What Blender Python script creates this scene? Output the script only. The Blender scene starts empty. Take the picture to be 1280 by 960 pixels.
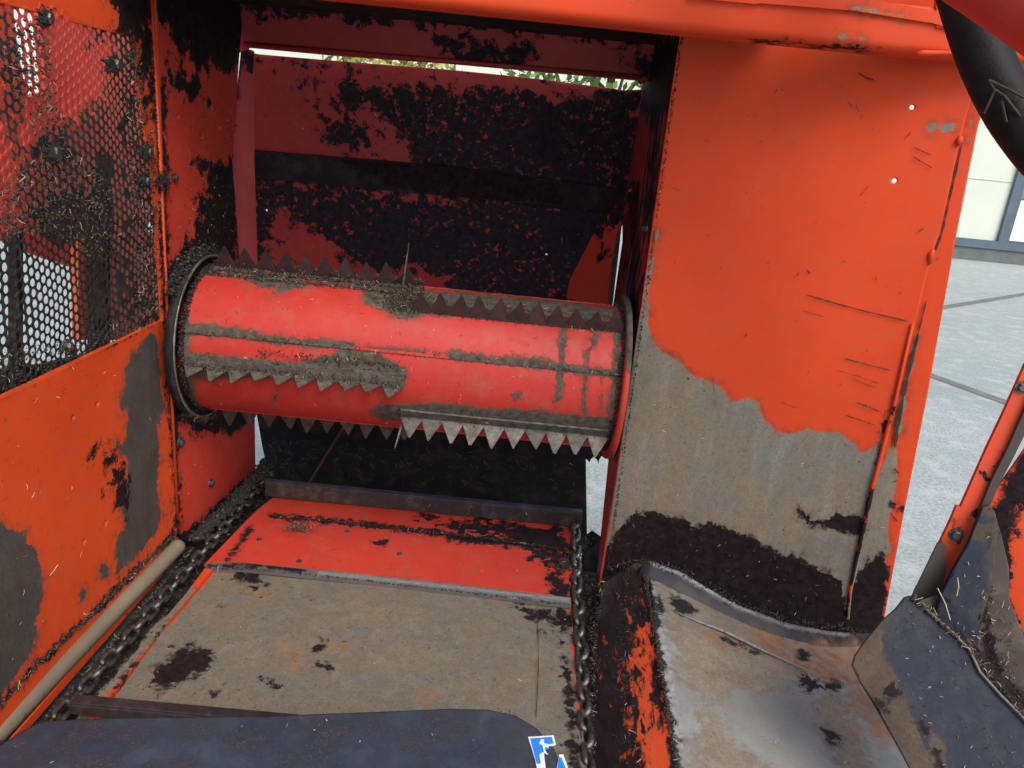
import bpy, bmesh, math, random
import numpy as np
from mathutils import Vector, Matrix, noise as mnoise
from mathutils.geometry import delaunay_2d_cdt

random.seed(7); rng = np.random.default_rng(7)
S = bpy.context.scene
COL = S.collection
R = math.radians

# ------------------------------------------------------------------ camera
F_PX = 931.0
CAM = np.array([0.0, 0.0, 1.6])
PITCH = R(18); RC, RS = 0.99504, 0.0995
FW = np.array([0, math.cos(PITCH), -math.sin(PITCH)])
R0 = np.array([1.0, 0, 0]); U0 = np.array([0, math.sin(PITCH), math.cos(PITCH)])
CX = R0 * RC + U0 * RS
CY = -R0 * RS + U0 * RC
cam_d = bpy.data.cameras.new('camera'); cam = bpy.data.objects.new('camera', cam_d); COL.objects.link(cam)
m = Matrix.Identity(4)
for i in range(3):
    m[i][0] = CX[i]; m[i][1] = CY[i]; m[i][2] = -FW[i]; m[i][3] = CAM[i]
cam.matrix_world = m
cam_d.sensor_width = 36; cam_d.lens = F_PX / 1280 * 36
cam_d.clip_start = 0.02; cam_d.clip_end = 500
S.camera = cam

# ------------------------------------------------------------------ light
w = bpy.data.worlds.new('World'); S.world = w; w.use_nodes = True
nt = w.node_tree; nt.nodes.clear()
sky = nt.nodes.new('ShaderNodeTexSky'); sky.sky_type = 'NISHITA'; sky.sun_disc = False
SUN_EL, SUN_ROT = R(50), R(152)
sky.sun_elevation = SUN_EL; sky.sun_rotation = SUN_ROT
sky.air_density = 1.0; sky.dust_density = 3.5; sky.ozone_density = 1.0
bg = nt.nodes.new('ShaderNodeBackground'); bg.inputs[1].default_value = 0.15
wo = nt.nodes.new('ShaderNodeOutputWorld')
nt.links.new(sky.outputs[0], bg.inputs[0]); nt.links.new(bg.outputs[0], wo.inputs[0])
sd = bpy.data.lights.new('sun', 'SUN'); sd.energy = 1.5; sd.angle = R(35); sd.color = (1, .96, .9)
sun = bpy.data.objects.new('sun', sd); COL.objects.link(sun)
sdir = Vector((math.sin(SUN_ROT) * math.cos(SUN_EL), math.cos(SUN_ROT) * math.cos(SUN_EL), math.sin(SUN_EL)))
sun.rotation_euler = sdir.to_track_quat('Z', 'Y').to_euler()
S.view_settings.view_transform = 'Standard'; S.view_settings.look = 'None'
S.view_settings.exposure = 0.42; S.view_settings.gamma = 1

# ------------------------------------------------------------------ geometry helpers
def ray(px, py):
    dx, dy = px - 640.0, py - 480.0
    a = dx * RC + dy * RS; b = -dx * RS + dy * RC
    return FW * F_PX + R0 * a - U0 * b
def to_px(P):
    P = np.asarray(P, float); d = P - CAM
    z = d @ FW; z = np.where(z < 1e-3, 1e-3, z)
    return np.stack([640 + (d @ CX) / z * F_PX, 480 - (d @ CY) / z * F_PX], -1), z
class Plane:
    def __init__(s, p, n):
        s.p = np.array(p, float); s.n = np.array(n, float); s.n /= np.linalg.norm(s.n)
        if s.n @ (CAM - s.p) < 0: s.n = -s.n
        up = np.array([0, 0, 1.0]) if abs(s.n[2]) < .9 else np.array([0, 1.0, 0])
        s.u = np.cross(up, s.n); s.u /= np.linalg.norm(s.u); s.v = np.cross(s.n, s.u)
    def hit(s, px, py):
        r = ray(px, py); return CAM + r * (s.n @ (s.p - CAM)) / (s.n @ r)
    def uv(s, P): d = np.asarray(P, float) - s.p; return np.stack([d @ s.u, d @ s.v], -1)
    def xyz(s, uv): uv = np.asarray(uv, float); return s.p + uv[..., :1] * s.u + uv[..., 1:2] * s.v
    def off(s, d): return Plane(s.p + s.n * d, s.n)
def plane3(a, b, c):
    a, b, c = map(np.array, (a, b, c)); return Plane(a, np.cross(b - a, c - a))
def sdf(P, poly):
    """signed distance, positive inside"""
    P = np.asarray(P, float); poly = np.asarray(poly, float)
    d = np.full(len(P), 1e9); ins = np.zeros(len(P), bool); n = len(poly)
    for i in range(n):
        a = poly[i]; b = poly[(i + 1) % n]; e = b - a; L = e @ e + 1e-12
        t = np.clip(((P - a) @ e) / L, 0, 1)
        q = P - a - t[:, None] * e; d = np.minimum(d, np.hypot(q[:, 0], q[:, 1]))
        c = ((a[1] > P[:, 1]) != (b[1] > P[:, 1]))
        den = (b[1] - a[1]) if abs(b[1] - a[1]) > 1e-9 else 1e-9
        ins ^= c & (P[:, 0] < (b[0] - a[0]) * (P[:, 1] - a[1]) / den + a[0])
    return np.where(ins, d, -d)
def sdline(P, pts, wd):
    P = np.asarray(P, float); pts = np.asarray(pts, float); d = np.full(len(P), 1e9)
    for i in range(len(pts) - 1):
        a = pts[i]; b = pts[i + 1]; e = b - a; L = e @ e + 1e-12
        t = np.clip(((P - a) @ e) / L, 0, 1)
        q = P - a - t[:, None] * e; d = np.minimum(d, np.hypot(q[:, 0], q[:, 1]))
    return wd - d
LAYERS = ('bare', 'dirt', 'lace', 'rust', 'shine')
def set_masks(me, V, masks):
    """traced wear outlines -> metres of signed distance stored on the surface itself"""
    px, z = to_px(V)
    for L in LAYERS:
        val = np.full(len(V), -0.3)
        for it in (masks or {}).get(L, []):
            if callable(it): val = np.maximum(val, it(V)); continue
            if isinstance(it, dict): s_ = sdline(px, it['line'], it['w'])
            else: s_ = sdf(px, it)
            val = np.maximum(val, s_ * z / F_PX)
        at = me.attributes.new(L, 'FLOAT', 'POINT'); at.data.foreach_set('value', val.astype(np.float32))
def link(name, me, mat=None, parent=None):
    o = bpy.data.objects.new(name, me); COL.objects.link(o)
    if mat is not None and not me.materials:
        for q in (mat if isinstance(mat, (list, tuple)) else [mat]): me.materials.append(q)
    if parent: o.parent = parent
    return o
def smooth(me, v=True): me.polygons.foreach_set('use_smooth', [v] * len(me.polygons))
def mesh_from(name, V, Fs, sm=False):
    me = bpy.data.meshes.new(name); me.from_pydata([tuple(map(float, v)) for v in V], [], [tuple(map(int, f)) for f in Fs]); me.update()
    if sm: smooth(me)
    return me
def nz(p, s, seed=0.0): return mnoise.noise(Vector((p[0] * s + seed, p[1] * s + 3.1 * seed, p[2] * s - seed)))
def plate(name, outline, plane, mat, parent=None, cell=.006, thick=.005, masks=None, holes=(), cut=None, warp=0, wscale=3, bend=None, px=True, jag=0):
    """flat sheet of real thickness; outline (and cut-outs) traced in the picture and laid on its plane"""
    def conv(pts): return plane.uv([plane.hit(*p) for p in pts]) if px else plane.uv(pts)
    out = conv(outline)
    if jag:
        q = []
        for i in range(len(out)):
            a = out[i]; b = out[(i + 1) % len(out)]; k = max(1, int(np.linalg.norm(b - a) / .01))
            for j in range(k):
                p = a + (b - a) * j / k
                q.append(p + (rng.uniform(-jag, jag, 2) if j else 0))
        out = np.array(q)
    loops = [out]
    for c in (cut or []): loops.append(conv(c))
    for (hx, hy, r) in holes:
        c = plane.uv(plane.hit(hx, hy)); loops.append(np.array([c + r * np.array([math.cos(t), math.sin(t)]) for t in np.linspace(0, 2 * math.pi, 15)[:-1]]))
    verts = []; edges = []
    for lp in loops:
        s0 = len(verts); k = len(lp); verts += [tuple(p) for p in lp]
        edges += [(s0 + i, s0 + (i + 1) % k) for i in range(k)]
    lo = out.min(0); hi = out.max(0)
    gu = np.arange(lo[0] + cell * .5, hi[0], cell); gv = np.arange(lo[1] + cell * .5, hi[1], cell)
    G = np.stack(np.meshgrid(gu, gv), -1).reshape(-1, 2)
    if len(G):
        G = G + rng.uniform(-.1, .1, G.shape) * cell
        k = sdf(G, loops[0]) > cell * .35
        for lp in loops[1:]: k &= sdf(G, lp) < -cell * .25
        G = G[k]; verts += [tuple(p) for p in G]
    r = delaunay_2d_cdt([Vector(v) for v in verts], edges, [], 4 if len(loops) > 1 else 1, 1e-6)
    V2 = np.array([tuple(v) for v in r[0]]); T = [list(f) for f in r[2]]
    if len(loops) > 1:
        C_ = np.array([V2[f].mean(0) for f in T]); ok = sdf(C_, loops[0]) > 0
        for lp in loops[1:]: ok &= sdf(C_, lp) < 0
        T = [f for f, k in zip(T, ok) if k]
    fixed = []
    for f in T:
        a, b, c = V2[f[0]], V2[f[1]], V2[f[2]]
        if (b[0] - a[0]) * (c[1] - a[1]) - (b[1] - a[1]) * (c[0] - a[0]) < 0: f = f[::-1]
        fixed.append(f)
    T = fixed
    V = plane.xyz(V2)
    if warp: V = V + np.array([nz(p, wscale, 1.7) * warp for p in V])[:, None] * plane.n
    if bend: V = V + np.array([bend(p) for p in V])
    n = len(V); V = np.vstack([V, V - plane.n * thick])
    ec = {}
    for f in T:
        for i in range(len(f)):
            a, b = f[i], f[(i + 1) % len(f)]; ec[(a, b)] = ec.get((a, b), 0) + 1
    Fs = list(T) + [[q + n for q in f[::-1]] for f in T]
    for (a, b) in ec:
        if (b, a) not in ec: Fs.append([b, a, a + n, b + n])
    me = mesh_from(name, V, Fs)
    set_masks(me, V, masks)
    if warp or bend:
        smooth(me)
        flat = len(T) * 2
        for i in range(flat, len(me.polygons)): me.polygons[i].use_smooth = False
    return link(name, me, mat, parent)
class MB:
    def __init__(s): s.V = []; s.F = []; s.M = []
    def add(s, V, Fs, mi=0):
        k = len(s.V); s.V += [tuple(map(float, v)) for v in V]; s.F += [tuple(int(q) + k for q in f) for f in Fs]; s.M += [mi] * len(Fs); return s
    def box(s, c, size, ax=None, mi=0):
        c = np.array(c, float); h = np.array(size, float) / 2; ax = np.eye(3) if ax is None else np.array(ax, float)
        V = [c + ax[0] * h[0] * i + ax[1] * h[1] * j + ax[2] * h[2] * k for i in (-1, 1) for j in (-1, 1) for k in (-1, 1)]
        return s.add(V, [(0, 1, 3, 2), (4, 6, 7, 5), (0, 4, 5, 1), (2, 3, 7, 6), (0, 2, 6, 4), (1, 5, 7, 3)], mi)
    def tube(s, pts, rad, k=12, closed=False, mi=0):
        pts = [np.array(p, float) for p in pts]; n = len(pts); V = []; Fs = []
        up = np.array([.123, .31, .94])
        prev = None
        for i, p in enumerate(pts):
            if closed: t = pts[(i + 1) % n] - pts[i - 1]
            else: t = pts[min(i + 1, n - 1)] - pts[max(i - 1, 0)]
            t = t / (np.linalg.norm(t) + 1e-9)
            a = np.cross(up, t) if prev is None else prev - t * (prev @ t)
            a /= np.linalg.norm(a) + 1e-9; prev = a; b = np.cross(t, a)
            r = rad[i] if hasattr(rad, '__len__') else rad
            for j in range(k):
                q = 2 * math.pi * j / k; V.append(p + r * (math.cos(q) * a + math.sin(q) * b))
        m_ = n if closed else n - 1
        for i in range(m_):
            for j in range(k):
                Fs.append((i * k + j, i * k + (j + 1) % k, ((i + 1) % n) * k + (j + 1) % k, ((i + 1) % n) * k + j))
        if not closed: Fs.append(tuple(range(k))[::-1]); Fs.append(tuple((n - 1) * k + j for j in range(k)))
        return s.add(V, Fs, mi)
    def build(s, name, mat, parent=None, sm=False, masks=None, bevel=0):
        me = mesh_from(name, s.V, s.F, sm)
        mats = mat if isinstance(mat, (list, tuple)) else [mat]
        for q in mats: me.materials.append(q)
        me.polygons.foreach_set('material_index', s.M)
        bm = bmesh.new(); bm.from_mesh(me); bmesh.ops.recalc_face_normals(bm, faces=bm.faces)
        if bevel: bmesh.ops.bevel(bm, geom=[e for e in bm.edges], offset=bevel, segments=2, affect='EDGES', profile=.5)
        bm.to_mesh(me); bm.free()
        V = np.zeros(len(me.vertices) * 3); me.vertices.foreach_get('co', V)
        set_masks(me, V.reshape(-1, 3), masks)
        return link(name, me, None, parent)
def tag(o, label=None, cat=None, group=None, kind=None):
    for k, v in (('label', label), ('category', cat), ('group', group), ('kind', kind)):
        if v: o[k] = v
    return o
def empty(name, loc, **kw):
    o = bpy.data.objects.new(name, None); COL.objects.link(o); o.location = loc; return tag(o, **kw)
def keep(o, root):
    """parent keeping the world placement (the root only has a location)"""
    o.parent = root; o.matrix_parent_inverse = Matrix.Translation(root.location).inverted(); return o

# ------------------------------------------------------------------ materials
def nodes(name):
    mt = bpy.data.materials.new(name); mt.use_nodes = True; t = mt.node_tree; t.nodes.clear()
    out = t.nodes.new('ShaderNodeOutputMaterial'); b = t.nodes.new('ShaderNodeBsdfPrincipled')
    t.links.new(b.outputs[0], out.inputs[0]); return mt, t, b
def N(t, typ, **kw):
    n = t.nodes.new(typ)
    for k, v in kw.items():
        if hasattr(n, k): setattr(n, k, v)
    return n
def noise_n(t, co, scale, detail=6, rough=.6, dist=0, dims=None):
    n = N(t, 'ShaderNodeTexNoise'); n.inputs['Scale'].default_value = scale; n.inputs['Detail'].default_value = detail
    n.inputs['Roughness'].default_value = rough; n.inputs['Distortion'].default_value = dist
    t.links.new(co, n.inputs['Vector']); return n.outputs[0]
def math_n(t, op, a, b=None, c=None, clamp=False):
    n = N(t, 'ShaderNodeMath', operation=op); n.use_clamp = clamp
    for i, v in enumerate((a, b, c)):
        if v is None: continue
        if isinstance(v, (int, float)): n.inputs[i].default_value = v
        else: t.links.new(v, n.inputs[i])
    return n.outputs[0]
def mapr(t, v, a, b, c=0., d=1., smooth_=False):
    n = N(t, 'ShaderNodeMapRange'); n.clamp = True
    if smooth_: n.interpolation_type = 'SMOOTHSTEP'
    t.links.new(v, n.inputs[0])
    for i, q in enumerate((a, b, c, d)): n.inputs[i + 1].default_value = q
    return n.outputs[0]
def mixc(t, f, a, b, mode='MIX'):
    n = N(t, 'ShaderNodeMix', data_type='RGBA', blend_type=mode)
    for s_, v in ((n.inputs[0], f), (n.inputs[6], a), (n.inputs[7], b)):
        if isinstance(v, (tuple, list)): s_.default_value = (*v, 1) if len(v) == 3 else v
        elif isinstance(v, (int, float)): s_.default_value = v
        else: t.links.new(v, s_)
    return n.outputs[2]
def mixf(t, f, a, b):
    n = N(t, 'ShaderNodeMix', data_type='FLOAT')
    for s_, v in ((n.inputs[0], f), (n.inputs[2], a), (n.inputs[3], b)):
        if isinstance(v, (int, float)): s_.default_value = v
        else: t.links.new(v, s_)
    return n.outputs[0]
DIRT_A, DIRT_B = (.027, .018, .019), (.009, .006, .008)
BARE_A, BARE_B, BARE_C = (.255, .20, .128), (.195, .19, .16), (.32, .315, .285)
def wear(name, base, base2=None, rough=.38, bare=(BARE_A, BARE_B, BARE_C), dirt=(DIRT_A, DIRT_B), speck=.5, dust=.25, lace_amp=.05, lace_scale=22,
         dirt_amp=.012, bare_amp=.010, seed=0., metal=0., spec=.5, edge=(.16, .05, .03), stretch=None, scuff=.3, flecks=0., mott=0.):
    mt, t, b = nodes(name)
    tc = N(t, 'ShaderNodeTexCoord'); mp = N(t, 'ShaderNodeMapping'); mp.inputs['Location'].default_value = (seed, seed * .7, -seed)
    if stretch: mp.inputs['Scale'].default_value = stretch
    t.links.new(tc.outputs['Object'], mp.inputs[0]); co = mp.outputs[0]
    base2 = base2 or tuple(c * .86 for c in base)
    big = noise_n(t, co, 3.5, 4); fine = noise_n(t, co, 60, 8, .65); med = noise_n(t, co, 18, 8, .62); vfine = noise_n(t, co, 260, 5, .7)
    col = mixc(t, mapr(t, big, .3, .7), base, base2)
    if mott: col = mixc(t, math_n(t, 'MULTIPLY', mapr(t, med, .38, .62), mott), col, base2)
    if mott: col = mixc(t, math_n(t, 'MULTIPLY', mapr(t, vfine, .55, .7), mott * .25), col, tuple(min(1, c * 2.2) for c in base))
    # thin film of dust on the paint
    dm = math_n(t, 'MULTIPLY', mapr(t, med, .48, .75), dust)
    dm2 = math_n(t, 'MULTIPLY', dm, mapr(t, vfine, .35, .65))
    col = mixc(t, dm2, col, (.23, .17, .12))
    rgh = mixf(t, mapr(t, fine, .3, .7), rough, rough + .16)
    # hairline scuffs
    mp2 = N(t, 'ShaderNodeMapping'); mp2.inputs['Scale'].default_value = (1.0, 1.0, .12); mp2.inputs['Rotation'].default_value = (.5, .35, .9)
    t.links.new(co, mp2.inputs[0])
    sc = noise_n(t, mp2.outputs[0], 230, 3, .5)
    scm = math_n(t, 'MULTIPLY', mapr(t, sc, .69, .74), mapr(t, med, .5, .62)); scm = math_n(t, 'MULTIPLY', scm, scuff)
    col = mixc(t, scm, col, (.07, .045, .035))
    def lay(attr, amp, fac, soft, f2=None, amp2=0):
        a = N(t, 'ShaderNodeAttribute', attribute_name=attr).outputs['Fac']
        k = math_n(t, 'MULTIPLY_ADD', math_n(t, 'SUBTRACT', fac, .5), amp * 4, a)
        if f2 is not None: k = math_n(t, 'MULTIPLY_ADD', math_n(t, 'SUBTRACT', f2, .5), amp2 * 4, k)
        wv = mapr(t, noise_n(t, co, 33, 3, .5, .2), .42, .68, soft, soft * 5)
        kd = math_n(t, 'DIVIDE', math_n(t, 'MULTIPLY_ADD', math_n(t, 'SUBTRACT', vfine, .5), math_n(t, 'MULTIPLY', wv, 2.2), k), wv)
        return k, mapr(t, kd, -1, 1, smooth_=True)
    hgt = math_n(t, 'MULTIPLY', vfine, .12)
    # shiny worn steel, also the highlight painted on the chute rim
    k, ms = lay('shine', .004, fine, .003)
    mw = ms
    col = mixc(t, ms, col, mixc(t, mapr(t, fine, .35, .65), (.34, .35, .36), (.16, .165, .17)))
    rgh = mixf(t, ms, rgh, .33)
    # bare, mud stained steel
    k, mb = lay('bare', bare_amp, med, .0016, fine, bare_amp * .35)
    halo = mapr(t, k, -.026, .003, smooth_=True); halo = math_n(t, 'MULTIPLY', halo, mapr(t, fine, .36, .60)); halo = math_n(t, 'MULTIPLY', halo, mapr(t, noise_n(t, co, 14, 5, .6), .38, .60, .15, .85))
    col = mixc(t, halo, col, edge)
    st = noise_n(t, mp2.outputs[0], 30, 8, .7)
    bc = mixc(t, mapr(t, noise_n(t, co, 8, 10, .72, .5), .40, .60), bare[0], bare[1])
    bc = mixc(t, mapr(t, st, .48, .78, 0, .6), bc, bare[2])
    bc = mixc(t, mapr(t, noise_n(t, co, 150, 6, .75), .45, .65, 0, .4), bc, tuple(c * .38 for c in bare[1]))
    bc = mixc(t, mapr(t, noise_n(t, co, 30, 8, .7), .50, .66, 0, .35), bc, tuple(c * .5 for c in bare[0]))
    bc = mixc(t, mapr(t, vfine, .60, .72, 0, .5), bc, bare[2])
    bc = mixc(t, mapr(t, noise_n(t, co, 120, 4, .6), .66, .72), bc, (.03, .025, .02))
    col = mixc(t, mb, col, bc); rgh = mixf(t, mb, rgh, .62)
    hgt = math_n(t, 'ADD', hgt, math_n(t, 'MULTIPLY', mb, math_n(t, 'MULTIPLY', fine, .8)))
    hgt = math_n(t, 'SUBTRACT', hgt, math_n(t, 'MULTIPLY', mb, .5))
    # rust
    k, mr = lay('rust', .02, med, .010, fine, .012)
    rc = mixc(t, mapr(t, med, .35, .65), (.17, .075, .032), (.30, .155, .07))
    col = mixc(t, math_n(t, 'MULTIPLY', mr, mapr(t, fine, .35, .6, .35, .95)), col, rc); rgh = mixf(t, mr, rgh, .8)
    # stains breaking up like lace
    k, ml = lay('lace', lace_amp, noise_n(t, co, lace_scale, 10, .68, .3), .0035)
    if flecks: ml = math_n(t, 'MULTIPLY', ml, math_n(t, 'SUBTRACT', 1., math_n(t, 'MULTIPLY', mapr(t, noise_n(t, co, 48, 8, .72), .575, .60), math_n(t, 'MULTIPLY', mapr(t, noise_n(t, co, 5.5, 3, .5), .42, .52), flecks))))
    # caked dirt
    k2, md = lay('dirt', dirt_amp, fine, .0022, med, dirt_amp)
    dd = math_n(t, 'MAXIMUM', ml, md)
    # random specks
    v = N(t, 'ShaderNodeTexVoronoi'); v.inputs['Scale'].default_value = 75; v.inputs['Randomness'].default_value = 1; t.links.new(co, v.inputs['Vector'])
    vs = N(t, 'ShaderNodeSeparateColor'); t.links.new(v.outputs['Color'], vs.inputs[0])
    thr = math_n(t, 'MULTIPLY', math_n(t, 'SUBTRACT', vs.outputs[0], .80), 1.1)
    d = math_n(t, 'SUBTRACT', thr, math_n(t, 'ADD', v.outputs['Distance'], math_n(t, 'MULTIPLY', math_n(t, 'SUBTRACT', vfine, .5), .25)))
    sp = math_n(t, 'MULTIPLY', mapr(t, d, -.01, .02), mapr(t, big, .42, .62, 0, speck))
    sm1 = math_n(t, 'MAXIMUM', math_n(t, 'MULTIPLY', mapr(t, k, -.030, .004, smooth_=True), .6), mapr(t, k2, -.016, .004, smooth_=True))
    smn = math_n(t, 'MULTIPLY', math_n(t, 'MULTIPLY', sm1, mapr(t, sc, .40, .62)), mapr(t, fine, .36, .62, .1, .75))
    col = mixc(t, smn, col, (.055, .032, .026)); rgh = mixf(t, smn, rgh, .65)
    dc = mixc(t, mapr(t, fine, .35, .7), dirt[1], dirt[0])
    dc = mixc(t, mapr(t, vfine, .68, .78, 0, .4), dc, (.10, .085, .065))
    col = mixc(t, sp, col, (.035, .02, .016))
    col = mixc(t, dd, col, dc); rgh = mixf(t, dd, rgh, .8)
    hgt = math_n(t, 'ADD', hgt, math_n(t, 'MULTIPLY', md, math_n(t, 'MULTIPLY_ADD', fine, .9, math_n(t, 'MULTIPLY', vfine, .9))))
    hgt = math_n(t, 'ADD', hgt, math_n(t, 'MULTIPLY', ml, math_n(t, 'MULTIPLY', vfine, .5)))
    bp = N(t, 'ShaderNodeBump'); bp.inputs['Strength'].default_value = .7; bp.inputs['Distance'].default_value = .0016
    t.links.new(hgt, bp.inputs['Height']); t.links.new(bp.outputs[0], b.inputs['Normal'])
    t.links.new(col, b.inputs['Base Color']); t.links.new(rgh, b.inputs['Roughness'])
    t.links.new(mixf(t, dd, spec, spec * .35), b.inputs['Specular IOR Level']); b.inputs['Metallic'].default_value = metal
    return mt
def simple(name, c1, c2, rough=.6, scale=20, metal=0, bump=.3, dist=.002, detail=8, spec=.5):
    mt, t, b = nodes(name); tc = N(t, 'ShaderNodeTexCoord'); co = tc.outputs['Object']
    f = noise_n(t, co, scale, detail, .65); t.links.new(mixc(t, mapr(t, f, .35, .65), c1, c2), b.inputs['Base Color'])
    b.inputs['Roughness'].default_value = rough; b.inputs['Metallic'].default_value = metal; b.inputs['Specular IOR Level'].default_value = spec
    bp = N(t, 'ShaderNodeBump'); bp.inputs['Strength'].default_value = bump; bp.inputs['Distance'].default_value = dist
    t.links.new(noise_n(t, co, scale * 6, 5, .6), bp.inputs['Height']); t.links.new(bp.outputs[0], b.inputs['Normal']); return mt

ORANGE = wear('orange_paint', (.68, .068, .015), (.60, .052, .012), seed=1, mott=.25, spec=.25, rough=.5)
ORANGE_L = wear('orange_paint_side', (.68, .078, .013), (.60, .060, .011), seed=2.3, mott=.25, spec=.3, rough=.48, bare=((.085, .078, .068), (.06, .052, .046), (.13, .11, .095)), bare_amp=.014)
RED = wear('red_paint', (.50, .044, .022), (.44, .034, .02), seed=4, rough=.5, spec=.3, speck=.8, dust=.4)
DRUM = wear('drum_paint', (.50, .036, .024), (.42, .028, .02), seed=5, rough=.44, spec=.38, dust=.55, scuff=.8,  dirt=((.13, .115, .085), (.045, .040, .033)), dirt_amp=.008, speck=.7)
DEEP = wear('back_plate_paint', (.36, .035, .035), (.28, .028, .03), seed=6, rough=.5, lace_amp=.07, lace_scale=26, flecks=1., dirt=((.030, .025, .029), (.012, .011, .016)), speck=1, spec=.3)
FLOOR = wear('floor_plate_steel', (.60, .06, .02), seed=8, bare=((.185, .155, .105), (.145, .145, .12), (.26, .25, .22)), spec=.35, speck=1, dirt_amp=.016)
BLACK = wear('black_grime', (.016, .014, .015), (.009, .008, .009), seed=9, rough=.6, spec=.22, dust=.5, edge=(.03, .03, .03))
BLADE = wear('blade_steel_dark', (.014, .023, .042), (.008, .014, .027), seed=17, rough=.5, spec=.3, mott=.8, dust=.25, speck=.3, edge=(.05, .045, .04), bare=((.085, .056, .032), (.045, .032, .022), (.10, .08, .055)))
BLUEBLACK = wear('sky_tinted_black_plate', (.052, .069, .096), (.017, .025, .037), seed=10, mott=1., rough=.42, dust=.32, speck=.3, edge=(.05, .045, .04), bare=((.16, .115, .075), (.10, .07, .045), (.2, .16, .12)))  # black plate; the sky's blue reflection is mixed into its base colour
SCREEN = wear('screen_paint', (.50, .05, .035), (.40, .04, .03), seed=11, rough=.5, dirt=((.045, .04, .034), (.012, .011, .011)), dirt_amp=.03, speck=1)
STEEL = wear('worn_steel', (.27, .305, .305), (.20, .21, .19), seed=12, spec=.3, rough=.62, mott=.8, dust=.8, edge=(.15, .12, .09), speck=.4, bare=((.25, .225, .17), (.20, .165, .12), (.32, .32, .29)), bare_amp=.03, dirt=((.035, .034, .036), (.012, .012, .014)))
TOOTH = simple('tooth_steel', (.17, .16, .135), (.06, .056, .048), .45, 45, .5, .6)
TOOTH_G = simple('clogged_tooth_steel', (.15, .135, .105), (.055, .05, .042), .75, 55, .1, 1.)
TOOTH_K = simple('shaded_red_grimy_tooth', (.055, .012, .011), (.010, .009, .008), .65, 34, 0, .8, detail=10)  # red paint and grime, the teeth's shade darkened into the base colour
TOOTH_D = simple('dirty_tooth_steel', (.10, .085, .07), (.025, .022, .02), .6, 40, .2, .8)
CHAIN = simple('oily_chain_steel', (.20, .195, .185), (.04, .036, .032), .36, 45, .75, .7)
CHAIN_D = simple('grimy_chain_steel', (.09, .085, .08), (.02, .018, .017), .38, 60, .6, .8)
PIPE = wear('muddy_pipe', (.25, .205, .14), (.17, .14, .1), seed=13, rough=.6, dust=.5, edge=(.1, .06, .04))
BRIGHT = simple('bright_edge', (.55, .55, .53), (.35, .34, .32), .3, 50, .6, .2)
RUBBER = simple('black_rubber', (.006, .006, .007), (.014, .013, .013), .6, 30, 0, .5, spec=.25)
GRIME = simple('caked_grime', (.022, .018, .015), (.008, .007, .006), .75, 150, 0, .8)
GRIME_G = simple('dried_silage', (.11, .095, .066), (.04, .034, .026), .85, 150, 0, .8)
STRAW = simple('pale_straw', (.62, .54, .36), (.42, .34, .2), .55, 80)
STRAW_B = simple('brown_straw', (.20, .15, .085), (.09, .07, .045), .7, 80)
STRAW_D = simple('dark_fibre', (.035, .028, .022), (.015, .012, .01), .7, 80)
BOLT = simple('bolt_steel', (.20, .195, .19), (.05, .046, .045), .35, 120, .7)

exec_parts = []
# ------------------------------------------------------------------ the setting
GND, t, b = nodes('concrete_yard')
tc = N(t, 'ShaderNodeTexCoord'); co = tc.outputs['Object']
g1 = noise_n(t, co, .6, 6, .6, .8); g2 = noise_n(t, co, 55, 6, .75); g3 = noise_n(t, co, 6, 8, .65)
c_ = mixc(t, mapr(t, g1, .35, .65), (.36, .41, .395), (.47, .52, .50)); c_ = mixc(t, mapr(t, g2, .40, .60), c_, (.24, .28, .27)); c_ = mixc(t, mapr(t, g3, .5, .7, 0, .5), c_, (.60, .65, .63))
t.links.new(c_, b.inputs['Base Color']); b.inputs['Roughness'].default_value = .75
bp = N(t, 'ShaderNodeBump'); bp.inputs['Strength'].default_value = .6; bp.inputs['Distance'].default_value = .004; t.links.new(g2, bp.inputs['Height']); t.links.new(bp.outputs[0], b.inputs['Normal'])
gm = MB(); gm.add([(-120, -60, 0), (120, -60, 0), (120, 160, 0), (-120, 160, 0)], [(0, 1, 2, 3)])
tag(gm.build('ground', GND), kind='structure')
gp = Plane((0, 0, 0), (0, 0, 1))
JNT = simple('joint_filler', (.19, .205, .20), (.13, .14, .135), .9, 9, 0, .4)
jm = MB()
def strip_on_ground(pa, pb, wd, ext=3.0):
    a = gp.hit(*pa); b_ = gp.hit(*pb); d = b_ - a; L = np.linalg.norm(d); d /= L; nrm = np.array([-d[1], d[0], 0])
    a = a - d * .6; b_ = b_ + d * ext; z = np.array([0, 0, .004])
    jm.add([a - nrm * wd / 2 + z, b_ - nrm * wd / 2 + z, b_ + nrm * wd / 2 + z, a + nrm * wd / 2 + z], [(0, 1, 2, 3)])
strip_on_ground((1165, 470), (1262, 505), .13)
strip_on_ground((1188, 383), (1280, 368), .13, 6)
tag(jm.build('slab_joint', JNT), kind='structure')

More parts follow.
